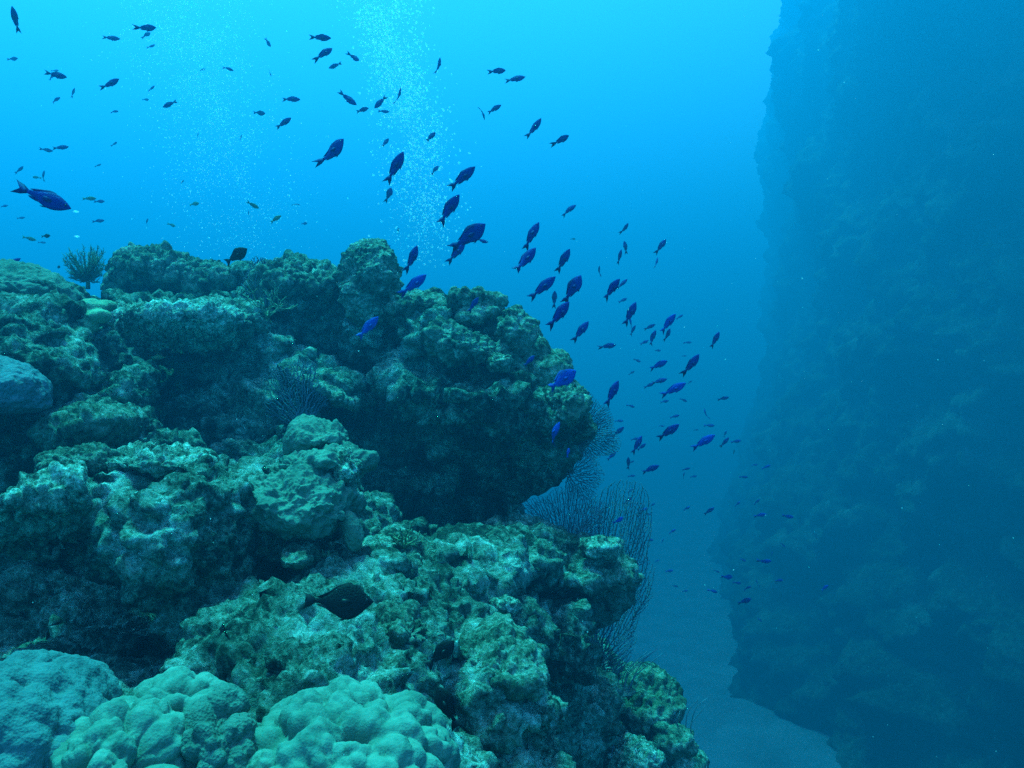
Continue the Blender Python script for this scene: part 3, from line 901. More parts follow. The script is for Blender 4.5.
sea_fan(266, 300, 4.05, 24, 44, 4, 10, 'purple sea fan on the crest beside the tufted mound', 2200, 3, 'fan', .0014)
sea_fan(572, 436, 3.75, 36, 46, 66, -14, 'wiry sea fan hanging out from the tip of the overhang', 4200, 5, 'fan', .0009)
sea_fan(566, 474, 3.95, 26, 40, 96, 8, 'small sparse sea fan under the overhang tip', 1500, 6, 'fan', .0008)
sea_fan(566, 560, 3.65, 44, 74, -4, 6, 'fine meshed sea fan rising from the ledge into the cave mouth', 6000, 7, 'fan', .0009)
sea_fan(592, 672, 4.35, 50, 196, 7, -10, 'largest sea fan, a tall dark veil behind the lower ledge', 13000, 8, 'fan', .0014, step=.0058)
sea_fan(300, 430, 3.55, 32, 72, -8, 14, 'dim sea fan lying against the shaded rock face', 1500, 9, 'fan', .0012)
whips(612, 690, 4.3, 46, 16, 34, 'tuft of thin dark sea whips leaning over the olive coral head', 3, lean=.35)
whips(682, 733, 4.32, 36, 9, 18, 'wispy sea whips by the dark nodule coral at the sand', 4, lean=.2)
whips(606, 775, 3.8, 40, 7, 22, 'few curved sea whips beside the pale topped foot coral', 5, lean=.3)
whips(262, 312, 3.9, 40, 9, 20, 'pale thin sea whips in front of the purple sea fan', 6, mat='fan_light', r=.0022, lean=.1)
twig(404, 548, 2.75, 26, 'green twiggy coral on the lip of the cave', 3, r=.004)
twig(384, 608, 2.3, 30, 'bushy twig coral right in front of the large black fish', 4, r=.004)
twig(268, 318, 3.8, 40, 'spindly pale branching coral under the purple sea fan', 5, r=.004)
twig(326, 568, 2.4, 24, 'small twig coral in the recess by the plate coral', 7, r=.0035)

def feather_bush(px, py, Y, size, label, seed):
    """a ball of fine feathery arms on a short stalk; px,py is the middle of the ball"""
    rng = random.Random(seed)
    s = Y / F; R = size * s
    root = bpy.data.objects.new('feather_bush', None); COL.objects.link(root)
    root.location = U(px, py, Y)
    tag(root, label, 'feather bush')
    base = np.array((R * .10, 0, -R * .95))
    mesh_object('stalk', *tubes([([base + (0, 0, -R * .3), base, base * .9], .012, .010)], 6), [M['bush']], root)
    for i in range(95):
        v = np.array([rng.gauss(0, 1) for _ in range(3)]); v /= np.linalg.norm(v)
        tip = v * R * rng.uniform(.62, 1.15) * np.array((1, .9, 1))
        if tip[2] < -R * .75: tip[2] = -R * .75
        mid = base * .45 + tip * .55 + np.array((0, 0, -.05 * R)) + .12 * R * np.array([rng.gauss(0, 1) for _ in range(3)])
        pts = [(1 - t) ** 2 * base * .8 + 2 * t * (1 - t) * mid + t * t * tip for t in np.linspace(0, 1, 9)]
        paths = [(pts, .0026, .0013)]
        for k in range(34):
            t = .12 + .87 * k / 34
            q = (1 - t) ** 2 * base * .8 + 2 * t * (1 - t) * mid + t * t * tip
            e = np.array([rng.gauss(0, 1) for _ in range(3)]); e = e / np.linalg.norm(e) + .8 * (tip - base) / np.linalg.norm(tip - base)
            paths.append(([q, q + e * .013], .0014, .0009))
        mesh_object('plume', *tubes(paths, 3), [M['bush']], root)
    return root
feather_bush(86, 264, 4.7, 20, 'round feathery bush standing alone on the reef crest', 4)
# ------------------------------------------------------------------ fish
# one unit long, nose towards +X, back towards +Z; shapes are half heights along the body
SHAPES = {
    'slim': dict(h=[.006, .060, .100, .127, .140, .138, .123, .097, .067, .044, .034], w=.40, tail=.25, fork=.62, cat='blue'),
    'deep': dict(h=[.006, .080, .135, .172, .190, .186, .164, .124, .080, .052, .042], w=.36, tail=.24, fork=.60, cat='blue'),
    'damsel': dict(h=[.006, .085, .150, .195, .215, .210, .180, .125, .070, .044, .040], w=.34, tail=.22, fork=.30, cat='dark'),
    'lens': dict(h=[.006, .080, .160, .220, .250, .245, .205, .140, .072, .034, .030], w=.26, tail=.17, fork=.18, cat='dark'),
}
def bend_y(x, b):
    """sideways curve of a swimming body"""
    t = max(0.0, 0.15 - x)
    return b * t * t * 1.6

def fish_body(sh, b, ns=14):
    hs = sh['h']; n = len(hs)
    x0, x1 = 0.5, 0.5 - (1 - sh['tail'])
    V, Fc = [], []
    m = 18
    for i in range(m):
        t = i / (m - 1)
        q = t * (n - 1); k = min(int(q), n - 2); f = q - k
        h = hs[k] * (1 - f) + hs[k + 1] * f
        x = x0 + (x1 - x0) * t
        up, dn = h * 1.0, h * (1.05 if t < .75 else 1.0)
        for j in range(ns):
            a = 2 * math.pi * j / ns
            c, s_ = math.cos(a), math.sin(a)
            V.append((x, h * sh['w'] * c * (1.15 - .35 * t) + bend_y(x, b), (up if s_ > 0 else dn) * s_))
    for i in range(m - 1):
        for j in range(ns):
            k = (j + 1) % ns
            Fc.append((i * ns + j, (i + 1) * ns + j, (i + 1) * ns + k, i * ns + k))
    Fc.append(tuple(range(ns))); Fc.append(tuple((m - 1) * ns + j for j in range(ns))[::-1])
    return V, Fc

def slab(outline, th, b, y0=0.0):
    """a fin: outline in the X-Z plane, thin but solid, thinner at the edge"""
    n = len(outline)
    cx = sum(p[0] for p in outline) / n; cz = sum(p[1] for p in outline) / n
    V = [(cx, y0 + th + bend_y(cx, b), cz), (cx, y0 - th + bend_y(cx, b), cz)]
    for x, z in outline: V.append((x, y0 + th * .35 + bend_y(x, b), z))
    for x, z in outline: V.append((x, y0 - th * .35 + bend_y(x, b), z))
    Fc = []
    for i in range(n):
        j = (i + 1) % n
        Fc += [(0, 2 + i, 2 + j), (1, 2 + n + j, 2 + n + i), (2 + i, 2 + n + i, 2 + n + j, 2 + j)]
    return V, Fc

def tail_outline(sh):
    x = 0.5 - (1 - sh['tail']); L = sh['tail'] - .01
    hh = sh['h'][-1]; sp = L * .50 if sh['fork'] > .5 else L * .75
    notch = x - L * (1 - sh['fork'])
    return [(x + .02, hh * .9), (x - L * .35, hh + sp * .42), (x - L * .8, sp * .88), (x - L, sp), (x - L * .72, sp * .52), (notch, 0.0),
            (x - L * .72, -sp * .52), (x - L, -sp), (x - L * .8, -sp * .88), (x - L * .35, -hh - sp * .42), (x + .02, -hh * .9)]

def h_at(sh, x):
    t = (0.5 - x) / (1 - sh['tail']); n = len(sh['h'])
    q = min(max(t, 0), .999) * (n - 1); k = int(q); f = q - k
    return sh['h'][k] * (1 - f) + sh['h'][k + 1] * f

_fm = {}
def fish_meshes(kind, b, simple):
    key = (kind, b, simple)
    if key in _fm: return _fm[key]
    sh = SHAPES[kind]
    def me(name, V, Fc):
        m_ = bpy.data.meshes.new(name)
        m_.from_pydata([tuple(map(float, v)) for v in V], [], [tuple(f) for f in Fc])
        m_.polygons.foreach_set('use_smooth', np.ones(len(m_.polygons), dtype=bool))
        m_.update()
        m_.materials.append(None)
        return m_
    tailx = 0.5 - (1 - sh['tail'])
    body = fish_body(sh, b, 8 if simple else 14)
    tail = slab(tail_outline(sh), .010, b)
    top = [(x, h_at(sh, x) * .93) for x in np.linspace(.22, tailx + .10, 9)]
    dors = top + [(x, h_at(sh, x) + f) for x, f in zip(np.linspace(tailx + .02, .18, 8), [.018, .040, .042, .034, .030, .028, .022, .008])]
    bot = [(x, -h_at(sh, x) * .95) for x in np.linspace(-.02, tailx + .10, 6)]
    anal = bot + [(x, -h_at(sh, x) - f) for x, f in zip(np.linspace(tailx + .03, -.03, 5), [.018, .040, .036, .026, .008])]
    pelv = [(.20, -h_at(sh, .20) * .9), (.10, -h_at(sh, .1) * .95), (.02, -h_at(sh, .05) - .028), (.07, -h_at(sh, .1) - .025)]
    if simple:
        V, Fc = list(body[0]), list(body[1])
        for extra in (tail, slab(dors, .008, b)):
            o = len(V); V += extra[0]; Fc += [tuple(i + o for i in f) for f in extra[1]]
        r = {'body': me('fish_body', V, Fc)}
    else:
        r = {'body': me('fish_body', *body), 'tail_fin': me('tail_fin', *tail), 'dorsal_fin': me('dorsal_fin', *slab(dors, .010, b)),
             'anal_fin': me('anal_fin', *slab(anal, .010, b)), 'pelvic_fin': me('pelvic_fin', *slab(pelv, .010, b))}
        for sgn in (1, -1):
            pec = [(.20, .0), (.13, .035), (.06, .03), (.04, -.02), (.10, -.045), (.18, -.03)]
            yy = sh['w'] * h_at(sh, .15)
            V, Fc = slab(pec, .006, 0)
            V = [(x, sgn * (yy * .95 + (0.2 - x) * .35) + y, z - .01) for x, y, z in V]
            r['pectoral_fin%d' % sgn] = me('pectoral_fin', V, Fc)
            v, f = ico(2)
            ex = .405
            ev = v * np.array((.020, .010, .020)) + np.array((ex, sgn * sh['w'] * h_at(sh, ex) * .98, h_at(sh, ex) * .22))
            r['eye%d' % sgn] = me('eye', ev.tolist(), f.tolist())
    _fm[key] = r
    return r

SKIN = {'blue': ('fish_blue', 'fin_blue'), 'bright': ('fish_bright', 'fin_bright'), 'dark': ('fish_dark', 'fin_dark'), 'green': ('fish_green', 'fin_green'), 'faint': ('fish_blue', 'fin_blue')}
POSE = [(12, 'swimming level'), (36, 'angled slightly up'), (70, 'climbing steeply'), (112, 'pointing straight up'), (160, 'climbing to the left'), (192, 'swimming left'), (245, 'diving to the left'),
        (300, 'pointing straight down'), (325, 'diving steeply'), (348, 'angled slightly down'), (361, 'swimming level')]
_labels = {}
def add_fish(px, py, L, ang, skin, shape, label, S0=0.11, thin=False, Y=None, yaw=None, b=None):
    rng = random.Random(int(px * 131 + py * 17 + L))
    yaw = rng.uniform(-28, 28) if yaw is None else yaw
    yw = math.radians(yaw)
    if Y is None:
        Y = F * S0 * math.cos(yw) / L
        size = S0
        cap = 17.0 if px > 560 and py > 300 else 15.0
        if Y > cap:
            size *= cap / Y; Y = cap
    else:
        size = L * Y / F / math.cos(yw)
    a = math.radians(ang)
    R, Fw, Up = Vector((1, 0, 0)), Vector((0, 1, 0)), Vector((0, 0, 1))
    d = (R * math.cos(a) + Up * math.sin(a)) * math.cos(yw) + Fw * math.sin(yw)
    d.normalize()
    # the back points away from the ground (for steep fish: up and to the swimmer's rear)
    ref = Up if abs(d.z) < .94 else Vector((-1 if math.cos(a) >= 0 else 1, 0, .2))
    yv = ref.cross(d).normalized(); zv = d.cross(yv).normalized()
    roll = rng.uniform(-18, 18) + (72 if thin else 0)
    rm = Matrix.Rotation(math.radians(roll), 3, d)
    yv, zv = rm @ yv, rm @ zv
    mat = Matrix((d, yv, zv)).transposed().to_4x4()
    simple = L < 12.5
    b = rng.choice((-.45, -.2, 0.0, .2, .45)) if b is None else b
    ms = fish_meshes(shape, b, simple)
    sm, fm = SKIN[skin]
    def ob(name, me_, m_):
        o = bpy.data.objects.new(name, me_)
        COL.objects.link(o)
        o.material_slots[0].link = 'OBJECT'
        o.material_slots[0].material = M[m_]
        return o
    nm = {'blue': 'blue_fish', 'bright': 'blue_fish', 'faint': 'blue_fish', 'dark': 'dark_fish', 'green': 'green_fish'}[skin]
    if simple:
        root = ob(nm, ms['body'], sm)
    else:
        root = bpy.data.objects.new(nm, None); COL.objects.link(root)
        for k, me_ in ms.items():
            kn = k.rstrip('-1')
            c = ob(kn, me_, 'eye' if kn == 'eye' else (sm if kn == 'body' else fm))
            c.parent = root
    p = U(px, py, Y)
    root.matrix_world = Matrix.Translation(Vector(p.tolist())) @ mat @ Matrix.Scale(size, 4)
    an = ang % 360
    pose = next(t for lim, t in POSE if an <= lim)
    big = 'large' if L > 28 else 'middling' if L > 17 else 'small' if L > 10 else 'tiny'
    shade = {'blue': 'dark blue', 'bright': 'vivid blue', 'faint': 'faint blue', 'dark': 'blackish', 'green': 'greenish'}[skin]
    full = '%s %s fish %s %s' % (big, shade, pose, label)
    if full in _labels: print('DUPLICATE LABEL', full)
    if len(full.split()) > 16: print('LONG LABEL', full)
    _labels[full] = 1
    tag(root, full, 'fish', {'blue': 'school of blue fish over the reef', 'bright': 'school of blue fish over the reef', 'faint': 'school of blue fish over the reef',
                             'dark': 'blackish fish keeping close to the reef', 'green': 'greenish fish above the reef crest'}[skin])
    return root

B, V_, D_, G_, A_ = 'blue', 'bright', 'dark', 'green', 'faint'
FISH = [
 # upper left
 (15.5, 20, 22, 92, B, 'slim', 'near the top left corner', 't'), (12.5, 59, 10, 10, B, 'deep', 'at the left edge below the upright one', ''),
 (111, 38, 16, -2, B, 'slim', 'left of the trio at the top', ''), (146, 28, 21, -3, B, 'slim', 'topmost of the trio by the left bubbles', ''),
 (146, 35, 9, 45, B, 'deep', 'middle of the trio at the top', ''), (151, 46.5, 9, 20, B, 'slim', 'lowest of the trio at the top', ''),
 (56, 75, 20, -10, B, 'slim', 'crossed by two tiny ones at upper left', ''), (52, 77, 9, 60, B, 'slim', 'crossing the tail of a longer fish', ''), (55, 71, 7, 10, B, 'deep', 'riding on the back of a longer fish', ''),
 (110, 84, 21, 23, B, 'slim', 'largest in the upper left of the school', ''), (73, 93, 10, 65, B, 'slim', 'just right of an angled tiny fish at upper left', ''), (55.5, 100, 11, 25, B, 'slim', 'below the crossed trio at upper left', ''),
 (151.5, 88.5, 9, 25, B, 'slim', 'above a round tiny one near the left bubbles', ''), (145.5, 99.5, 6, 2, B, 'deep', 'below the tiny fish near the left bubbles', ''), (170, 104, 14, 215, B, 'slim', 'with a raised tail beside the left bubbles', ''),
 (114, 111.5, 9, 5, B, 'slim', 'alone under the largest upper left fish', ''), (197.5, 135.5, 6, 80, B, 'slim', 'inside the left bubble stream', 't'), (114.5, 144, 7, 30, B, 'slim', 'alone between bubbles and the level pair', ''),
 (60.5, 147.5, 15, 8, B, 'slim', 'front one of the level pair at left', ''), (46, 150, 11, -3, A_, 'slim', 'rear one of the level pair at left', ''),
 (19.5, 170, 11, 38, A_, 'slim', 'just above the tail of the large left fish', ''), (43, 176, 11, 70, A_, 'slim', 'over the large left fish', ''), (37, 177.5, 8, 175, G_, 'slim', 'over the large left fish', ''),
 (42, 197, 55, -22, B, 'slim', 'biggest at the left edge', 'L'),
 (98, 165.5, 7, 25, A_, 'slim', 'halfway between level pair and large left fish', ''), (89, 198.5, 12, 4, G_, 'slim', 'rear one of the faint pair off the large nose', ''), (99.5, 201.5, 11, 0, A_, 'slim', 'front one of the faint pair off the large nose', ''),
 (98, 221, 11, 10, A_, 'slim', 'between two white bubbles above the feather bush', ''), (4, 206, 9, 3, A_, 'slim', 'at the left edge below the large tail', ''), (21, 218, 8, 10, A_, 'slim', 'below the belly of the large left fish', ''),
 (146.5, 222, 8, 80, A_, 'slim', 'high above the leafy crest mound', ''), (171.5, 225, 9, -20, G_, 'slim', 'high above the leafy crest mound', ''), (182, 182, 5, 60, A_, 'slim', 'among the left bubbles', ''),
 (194, 204, 10, 10, G_, 'deep', 'at the foot of the left bubbles', ''), (45.5, 236, 9, 5, D_, 'damsel', 'above the crest dome at far left', ''), (29, 238.5, 11, -12, G_, 'slim', 'left of a blackish one above the crest dome', ''),
 (42, 242.5, 7, 0, A_, 'slim', 'right under a blackish one above the dome', ''), (13, 262, 14, 35, A_, 'slim', 'skimming the top of the crest dome', ''), (58, 267, 6, 0, D_, 'damsel', 'between crest dome and feather bush', ''),
 (141, 248, 7, 10, A_, 'slim', 'peeking over the leafy crest mound', ''),
 # upper middle
 (267.5, 42, 11, -57, B, 'slim', 'alone between the two bubble streams at top', ''), (202.5, 69.5, 5, 20, B, 'deep', 'round, left of the level one', ''), (228, 68.5, 10, -17, B, 'slim', 'right of the left bubble stream', ''),
 (270, 73, 8, -70, B, 'slim', 'below the diving one between bubble streams', 't'), (320, 37.5, 20, 3, B, 'slim', 'topmost of four left of the right bubbles', ''), (323.5, 53.5, 20, 43, B, 'slim', 'second of four left of the right bubbles', ''),
 (335.5, 65.5, 14, 200, B, 'slim', 'lowest of four left of the right bubbles', ''), (354, 57.5, 14, -38, B, 'slim', 'nearest the right bubbles among four', ''), (291, 99, 17, 0, B, 'slim', 'topmost of three between the bubble streams', ''),
 (259, 113, 11, 3, B, 'deep', 'leftmost of three between the bubble streams', ''), (283.5, 123, 18, 28, B, 'slim', 'lowest of three between the bubble streams', ''), (347.5, 98.5, 21, -35, B, 'slim', 'leftmost of the five around the right bubbles', ''),
 (362, 110, 13, 28, B, 'slim', 'under the diving one by the right bubbles', ''), (380.5, 102, 17, 230, B, 'slim', 'tail up, left edge of the right bubbles', ''), (383.5, 111.5, 11, 0, B, 'slim', 'under the tail up fish by the bubbles', ''),
 (399, 96.5, 16, 76, B, 'slim', 'inside the right bubble stream', ''), (241, 137.5, 6, 78, B, 'slim', 'a little right of the left bubbles', 't'), (332.5, 153, 33, 43, B, 'deep', 'alone in open water left of the bubbles', ''),
 (252.5, 205, 12, -25, G_, 'slim', 'higher of the greenish pair over the crest', ''), (275, 219, 14, 25, G_, 'slim', 'lower of the greenish pair over the crest', ''), (248.5, 214, 7, 80, A_, 'slim', 'under the greenish diving fish', ''),
 (296, 204, 9, -15, A_, 'slim', 'right of the greenish pair', 't'), (304, 223.5, 7, 0, A_, 'deep', 'below and right of the greenish pair', ''), (235.5, 256, 27, 30, D_, 'damsel', 'hovering over the low leafy mound', ''),
 (439, 66, 15, 80, B, 'slim', 'just right of the right bubbles at top', ''), (385, 143, 12, 58, B, 'slim', 'left of the bubbles above a large climber', ''), (430.5, 137, 14, 52, B, 'slim', 'on the right edge of the bubbles', ''),
 (434.5, 170, 11, 42, B, 'deep', 'in the bubbles left of a large climber', ''), (395, 168, 34, 61, B, 'slim', 'leftmost large one beside the right bubbles', ''), (389, 194.5, 15, 76, B, 'deep', 'right under the tail of the leftmost climber', ''),
 (462, 178, 33, 41, B, 'slim', 'second highest large climber', ''), (448, 210, 37, 55, B, 'slim', 'over the foot of the right bubbles', ''), (468, 237, 40, 34, B, 'deep', 'deepest bodied climber of all', ''),
 (456, 253, 26, 50, B, 'slim', 'partly hidden under the deepest bodied climber', 'b'), (482, 241, 12, -8, B, 'slim', 'poking out behind the deepest bodied climber', 'b'), (412, 259, 29, 72, B, 'slim', 'just right of the tall coral head', ''),
 (413, 285, 32, 41, V_, 'slim', 'close against the knobby head', ''), (398, 231, 6, 70, A_, 'slim', 'high over the tall coral head', 't'), (387, 247, 8, 20, A_, 'slim', 'just behind the top of the tall coral head', 'f'),
 (497, 71, 17, 15, B, 'slim', 'higher of the top pair right of the bubbles', ''), (515, 79, 20, 9, B, 'slim', 'lower of the top pair right of the bubbles', ''), (483, 113, 13, -76, B, 'slim', 'at the tail of an angled fish', 't'),
 (494, 109, 15, 22, B, 'slim', 'with a thin diving fish at its tail', ''), (534, 128.5, 22, 52, B, 'slim', 'left one of the upper right pair', ''), (561, 140, 19, 36, B, 'slim', 'right one of the upper right pair', ''),
 # centre of the school
 (568.5, 210, 17, 33, B, 'slim', 'alone above the centre of the school', ''), (573, 239, 5, 0, D_, 'slim', 'a mere speck above the centre of the school', ''), (531, 236, 30, 60, B, 'slim', 'upper of the stacked climbers at the centre', ''),
 (524.5, 261, 34, 51, B, 'slim', 'lower of the stacked climbers at the centre', ''), (563, 261, 26, 61, B, 'slim', 'right of the two stacked climbers', ''), (542, 288, 33, 40, B, 'slim', 'leftmost of the three above the pillar coral', ''),
 (572, 289.5, 32, 58, B, 'deep', 'with its tail on the head of another', ''), (558.5, 315, 34, 51, B, 'slim', 'its head under the tail of another', ''), (554.5, 299, 15, 90, B, 'slim', 'between the three climbers above the pillar coral', 't'),
 (599, 271, 10, 88, B, 'slim', 'alone right of the centre climbers', 't'), (625, 228.5, 13, 58, B, 'slim', 'highest of the three right of centre', ''), (625.5, 247.5, 13, 100, B, 'slim', 'middle of the three right of centre', ''),
 (619.5, 257, 16, 75, B, 'slim', 'lowest of the three right of centre', ''), (661, 246, 17, 54, B, 'slim', 'higher of the far right pair', ''), (656.5, 263, 12, 76, B, 'slim', 'lower of the far right pair', 't'),
 (611, 289.5, 28, 50, B, 'slim', 'overlapping a smaller one at its nose', ''), (622, 284, 13, 42, B, 'slim', 'at the nose of a bigger climber', 'b'), (622.5, 300.5, 10, 27, B, 'slim', 'below the overlapping climbers', ''),
 (630, 314, 26, 63, B, 'slim', 'upper of three huddled together', ''), (631, 323, 11, 110, V_, 'deep', 'middle of three huddled together', ''), (632.5, 330.5, 12, 60, B, 'slim', 'lowest of three huddled together', ''),
 (580.5, 331.5, 25, 52, B, 'slim', 'right of the pillar coral knob', ''), (607.5, 346, 17, 8, B, 'slim', 'alone right of the pillar coral', ''),
 # right group
 (667.5, 323.5, 25, 48, V_, 'slim', 'highest bright one of the right group', ''), (679.5, 317, 8, 35, B, 'slim', 'at the nose of the highest bright one', ''), (649.5, 327, 12, 25, B, 'slim', 'left of the highest bright one', ''),
 (652, 338, 17, 63, B, 'slim', 'with a smaller one under its belly', ''), (644, 342.5, 10, 25, B, 'slim', 'at the belly of a climber', ''), (667.5, 335, 14, 65, B, 'deep', 'stubby, under the highest bright one', ''),
 (687.5, 342.5, 8, 3, A_, 'slim', 'level with the lone right climber', ''), (715, 340, 18, 62, B, 'slim', 'alone at the right of the school', ''), (657.5, 350.5, 7, 0, B, 'slim', 'above a middling angled blue one', ''),
 (637, 360.5, 8, -20, B, 'slim', 'left in the right group', ''), (658, 365, 21, 22, V_, 'slim', 'in the middle of the right group', ''), (691, 365, 26, 53, B, 'slim', 'right of the middle of the right group', ''),
 (684, 356, 5, 5, A_, 'slim', 'over the back of a middling climber', ''), (631.5, 373, 7, 35, A_, 'slim', 'at the left fringe of the right group', ''), (659, 381, 15, 15, B, 'slim', 'over the back of a smaller one', ''),
 (649, 385.5, 11, 25, B, 'slim', 'tucked behind a slightly longer fish', ''), (690, 382, 5, 40, A_, 'slim', 'off the nose of a vivid one', ''), (673, 389.5, 27, 27, V_, 'slim', 'largest vivid one of the right group', ''),
 (612, 393.5, 28, 62, B, 'slim', 'beside the wiry sea fan', ''), (664.5, 401.5, 9, 10, A_, 'slim', 'under the largest vivid one', ''), (683.5, 400, 8, -22, B, 'slim', 'under the largest vivid one', ''),
 (631, 406, 8, -16, B, 'slim', 'right of the climber by the wiry fan', ''), (723, 398.5, 11, 15, B, 'slim', 'bent, at the right fringe', ''), (674.5, 416.5, 10, 15, B, 'slim', 'above a middling climber', ''),
 (705.5, 414, 11, 104, B, 'slim', 'above the bright lower right fish', 't'), (619, 421, 9, 0, A_, 'slim', 'right of the wiry sea fan', ''), (618, 432, 15, 42, B, 'slim', 'right of the wiry sea fan, lower', ''),
 (668, 432, 25, 37, B, 'slim', 'in the middle of the lower right group', ''), (661.5, 426, 6, 0, B, 'slim', 'over the back of a middling climber', ''), (703, 442, 26, 32, V_, 'slim', 'lowest bright one of the right group', ''),
 (709, 425.5, 10, 0, A_, 'slim', 'just over the lowest bright one', ''), (696, 430, 5, 10, A_, 'slim', 'left over the lowest bright one', ''), (637, 445, 20, 58, B, 'slim', 'with two smaller ones clinging to it', ''),
 (635, 439, 9, 10, B, 'slim', 'on the back of a middling climber', ''), (641.5, 447, 11, 35, B, 'slim', 'under the belly of a middling climber', 'b'), (611.5, 456, 12, 40, B, 'slim', 'off the cave mouth sea fan', ''),
 (628.5, 463, 12, 95, B, 'slim', 'crossed by a tiny one below the cluster', 't'), (631.5, 462, 6, 20, B, 'slim', 'crossing an upright fish below the cluster', ''), (650, 469, 19, 20, B, 'slim', 'lowest middling one of the school', ''),
 (724.5, 442.5, 13, 50, B, 'slim', 'curved, right of the lowest bright one', ''), (735.5, 441.5, 10, 12, B, 'slim', 'at the right end of the lower group', ''), (725, 434, 7, 70, A_, 'slim', 'above the curved climber', ''), (734, 452, 5, 80, D_, 'slim', 'a speck right of the curved climber', ''),
 # deep water
 (631.5, 476, 7, 10, A_, 'slim', 'under the lowest middling one', ''), (686, 469, 8, 15, B, 'slim', 'highest of three below the bright one', ''), (683.5, 475.5, 7, 70, B, 'slim', 'lower left of three below the bright one', ''), (693.5, 476.5, 7, 10, A_, 'slim', 'lower right of three below the bright one', ''),
 (743.5, 477, 8, 0, A_, 'slim', 'against the dim wall, alone', ''), (630, 491, 7, 30, B, 'slim', 'over a longer one near the large fan', ''), (627, 501, 11, 25, B, 'slim', 'above the tip of the large fan', ''), (644, 509.5, 9, 15, V_, 'slim', 'upper of a pair right of the large fan', ''),
 (648, 514.5, 7, 5, B, 'slim', 'lower of a pair right of the large fan', ''), (652.5, 505, 6, 40, A_, 'slim', 'over a pair right of the large fan', ''), (618.5, 520.5, 11, 30, V_, 'deep', 'in front of the large sea fan', ''), (651.5, 522.5, 7, 95, B, 'slim', 'beneath a pair right of the large fan', 't'),
 (672, 531.5, 8, 37, B, 'slim', 'alone in the deep channel', ''), (649.5, 540, 8, 2, B, 'slim', 'right of the lower large fan', ''), (662.5, 541, 5, 60, A_, 'slim', 'in the deep channel right of a level one', ''), (686.5, 508.5, 8, 25, A_, 'slim', 'trailing a blue one at the wall edge', ''),
 (709, 511, 12, 38, B, 'slim', 'boldest one against the dim wall edge', ''), (754.5, 465, 6, 10, A_, 'slim', 'left of a pair against the wall', ''), (766, 467, 9, 25, V_, 'slim', 'right of a pair against the wall', ''), (737.5, 504, 7, 45, A_, 'slim', 'left of a pair over two level ones', ''),
 (756.5, 502, 8, 42, A_, 'slim', 'right of a pair over two level ones', ''), (760, 515, 12, 10, V_, 'slim', 'left of the level pair against the wall', ''), (788, 516.5, 12, -10, V_, 'slim', 'right of the level pair against the wall', ''),
 (764.5, 561.5, 14, 2, V_, 'slim', 'highest of the deep group at the wall', ''), (743, 560, 7, -25, B, 'slim', 'left of the highest deep one', ''), (727, 577, 12, -6, V_, 'deep', 'leading the deep group at the wall', ''), (717, 571.5, 6, -20, B, 'slim', 'behind the leading deep one', ''),
 (737, 583, 9, -5, B, 'slim', 'under the leading deep one', ''), (747, 588, 9, 20, B, 'slim', 'in the middle of the deep group', ''), (757, 583, 8, 100, B, 'slim', 'right of the middle of the deep group', 't'), (779, 580.5, 9, 2, A_, 'slim', 'right of the deep group', ''),
 (744, 601, 14, 16, B, 'deep', 'lowest of the deep group', ''), (713, 591, 10, -20, B, 'slim', 'left of the deep group', ''), (685, 591, 6, 10, A_, 'slim', 'right one over the sand', ''), (675, 586, 6, -15, A_, 'slim', 'left one over the sand', ''),
 (669, 571, 8, 15, A_, 'slim', 'in the channel above the sand', ''), (657, 561, 5, 30, A_, 'slim', 'beside the large fan, low', ''), (824, 588, 11, 22, V_, 'slim', 'farthest right, against the wall', ''), (760, 620, 6, -40, A_, 'slim', 'lowest of all at the wall', ''),
 (783, 545, 6, -45, A_, 'slim', 'over the deep group at the wall', ''), (772, 554, 5, 80, A_, 'slim', 'over the highest deep one', ''),
 # in front of the reef
 (367, 328, 30, 48, V_, 'slim', 'in front of the shaded outcrop', ''), (560.5, 380.5, 36, 32, V_, 'deep', 'in front of the pillar coral', ''), (553.5, 434, 26, 64, V_, 'slim', 'in front of the overhang', ''),
 (568, 453, 10, 80, V_, 'slim', 'under the overhang tip', ''), (473, 305, 18, 55, B, 'slim', 'in front of the knobby coral', ''), (529, 361, 15, 45, B, 'slim', 'in front of the pillar coral', ''),
 (338, 601, 66, -3, D_, 'lens', 'lens shaped, over the rubble slope', 'L'), (440, 654, 36, 42, D_, 'damsel', 'over the rubble below the lower ledge', 'L'), (448, 708, 44, 118, D_, 'damsel', 'over the dark gap beside the wide lobed coral', 'L'),
]
DEPTHS = {(42, 197): 1.9, (338, 601): 1.72, (440, 654): 1.75, (448, 708): 1.62, (387, 247): 4.6, (141, 248): 5.2, (367, 328): 3.1, (560.5, 380.5): 2.7, (553.5, 434): 3.1, (568, 453): 3.3, (473, 305): 3.3, (529, 361): 3.3, (618.5, 520.5): 3.4, (13, 262): 4.0, (58, 267): 6.0,
          (45.5, 236): 6.0, (456, 253): 3.3, (482, 241): 4.2, (468, 237): 2.6, (235.5, 256): 3.4, (332.5, 153): 3.0, (641.5, 447): 6.2, (622, 284): 6.0}
for px, py, L, ang, skin, shape, lab, fl in FISH:
    s0 = .11
    if skin == A_ or skin == G_: s0 = .13
    if px > 600 and py > 460: s0 = .10
    add_fish(px, py, L * 1.06, ang, skin, shape, lab, S0=s0, thin='t' in fl, Y=DEPTHS.get((px, py)), yaw=(8 if 'L' in fl else None), b=(0.0 if 'L' in fl else None))

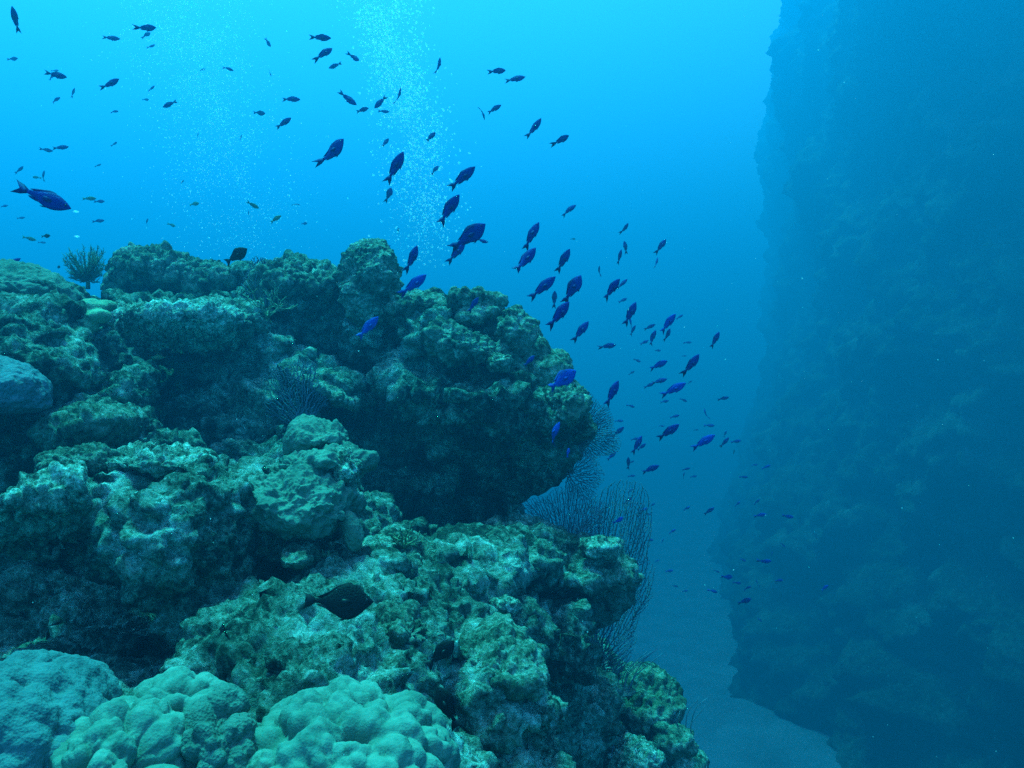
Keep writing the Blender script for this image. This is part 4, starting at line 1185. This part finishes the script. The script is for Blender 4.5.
# ------------------------------------------------------------------ bubbles and drifting motes
def spheres(name, pts, rad, mat, n=1, flat=.75):
    v, f = ico(n)
    k = len(pts)
    V = (v[None] * (np.asarray(rad)[:, None, None] * np.array((1, 1, flat), np.float32)) + np.asarray(pts)[:, None, :]).reshape(-1, 3)
    Fq = (f[None] + (np.arange(k) * len(v))[:, None, None]).reshape(-1, 3)
    return mesh_object(name, V, Fq, [M[mat]])

rng = np.random.default_rng(7)
def plume(line, n, Y, wid, rlo, rhi, label, cat='bubbles'):
    """a diver's exhaust rising: line = [(py, px, spread px, density)]"""
    pys = [p[0] for p in line]
    w = np.interp(np.linspace(pys[0], pys[-1], 400), pys, [p[3] for p in line])
    cdf = np.cumsum(w); cdf = cdf / cdf[-1]
    y = np.interp(rng.random(n), cdf, np.linspace(pys[0], pys[-1], 400))
    cx = np.interp(y, pys, [p[1] for p in line]); sp = np.interp(y, pys, [p[2] for p in line])
    x = cx + rng.normal(0, 1, n) * sp
    Yd = Y + rng.normal(0, wid, n)
    P = np.stack([(x - 512) * Yd / F, Yd, (384 - y) * Yd / F], 1)
    cl = fbm(np.stack([x / 26.0, y / 38.0, Yd * .8], 1), 2, .5, 91)
    keep = cl > rng.uniform(-.55, .25, n)
    P = P[keep]; n = len(P)
    r = rlo * (rhi / rlo) ** (rng.random(n) ** 3.2)
    o = spheres('bubbles', P, r, 'bubble')
    tag(o, label, cat, 'bubble streams', kind='stuff')
plume([(-60, 375, 26, 1.2), (30, 388, 17, 1.4), (90, 403, 16, 1.4), (160, 418, 18, 1.0), (230, 426, 20, .5), (268, 420, 22, .1)], 24000, 10.0, .5, .0026, .020, 'dense stream of silvery bubbles rising in open water right of the crest')
plume([(-60, 178, 40, 1.2), (40, 190, 34, 1.2), (130, 215, 34, .9), (210, 235, 34, .7), (262, 240, 30, .2)], 26000, 12.0, .6, .0028, .013, 'faint haze of tiny bubbles rising above the leafy crest')
for px, py, r, lab in ((76, 211.5, .019, 'white air bubble glinting off the nose of the large left fish'), (77, 236.5, .017, 'white air bubble glinting right above the feather bush')):
    v, f = ico(3)
    o = mesh_object('air_bubble', v * np.array((r, r, r * .38)), f, [M['bubble']])
    o.location = U(px, py, 6.0)
    tag(o, lab, 'bubble', 'lone bubbles')
n = 700
yy = 1.2 + 12 * rng.random(n) ** 1.3
P = np.stack([rng.uniform(-.62, .62, n) * yy, yy, rng.uniform(-.47, .45, n) * yy], 1)
o = spheres('drifting_motes', P, (.0006 + .0009 * rng.random(n) ** 3) * (1 + yy * .1), 'bubble', 1, 1.0)
tag(o, 'pale motes adrift all through the water', 'plankton', kind='stuff')
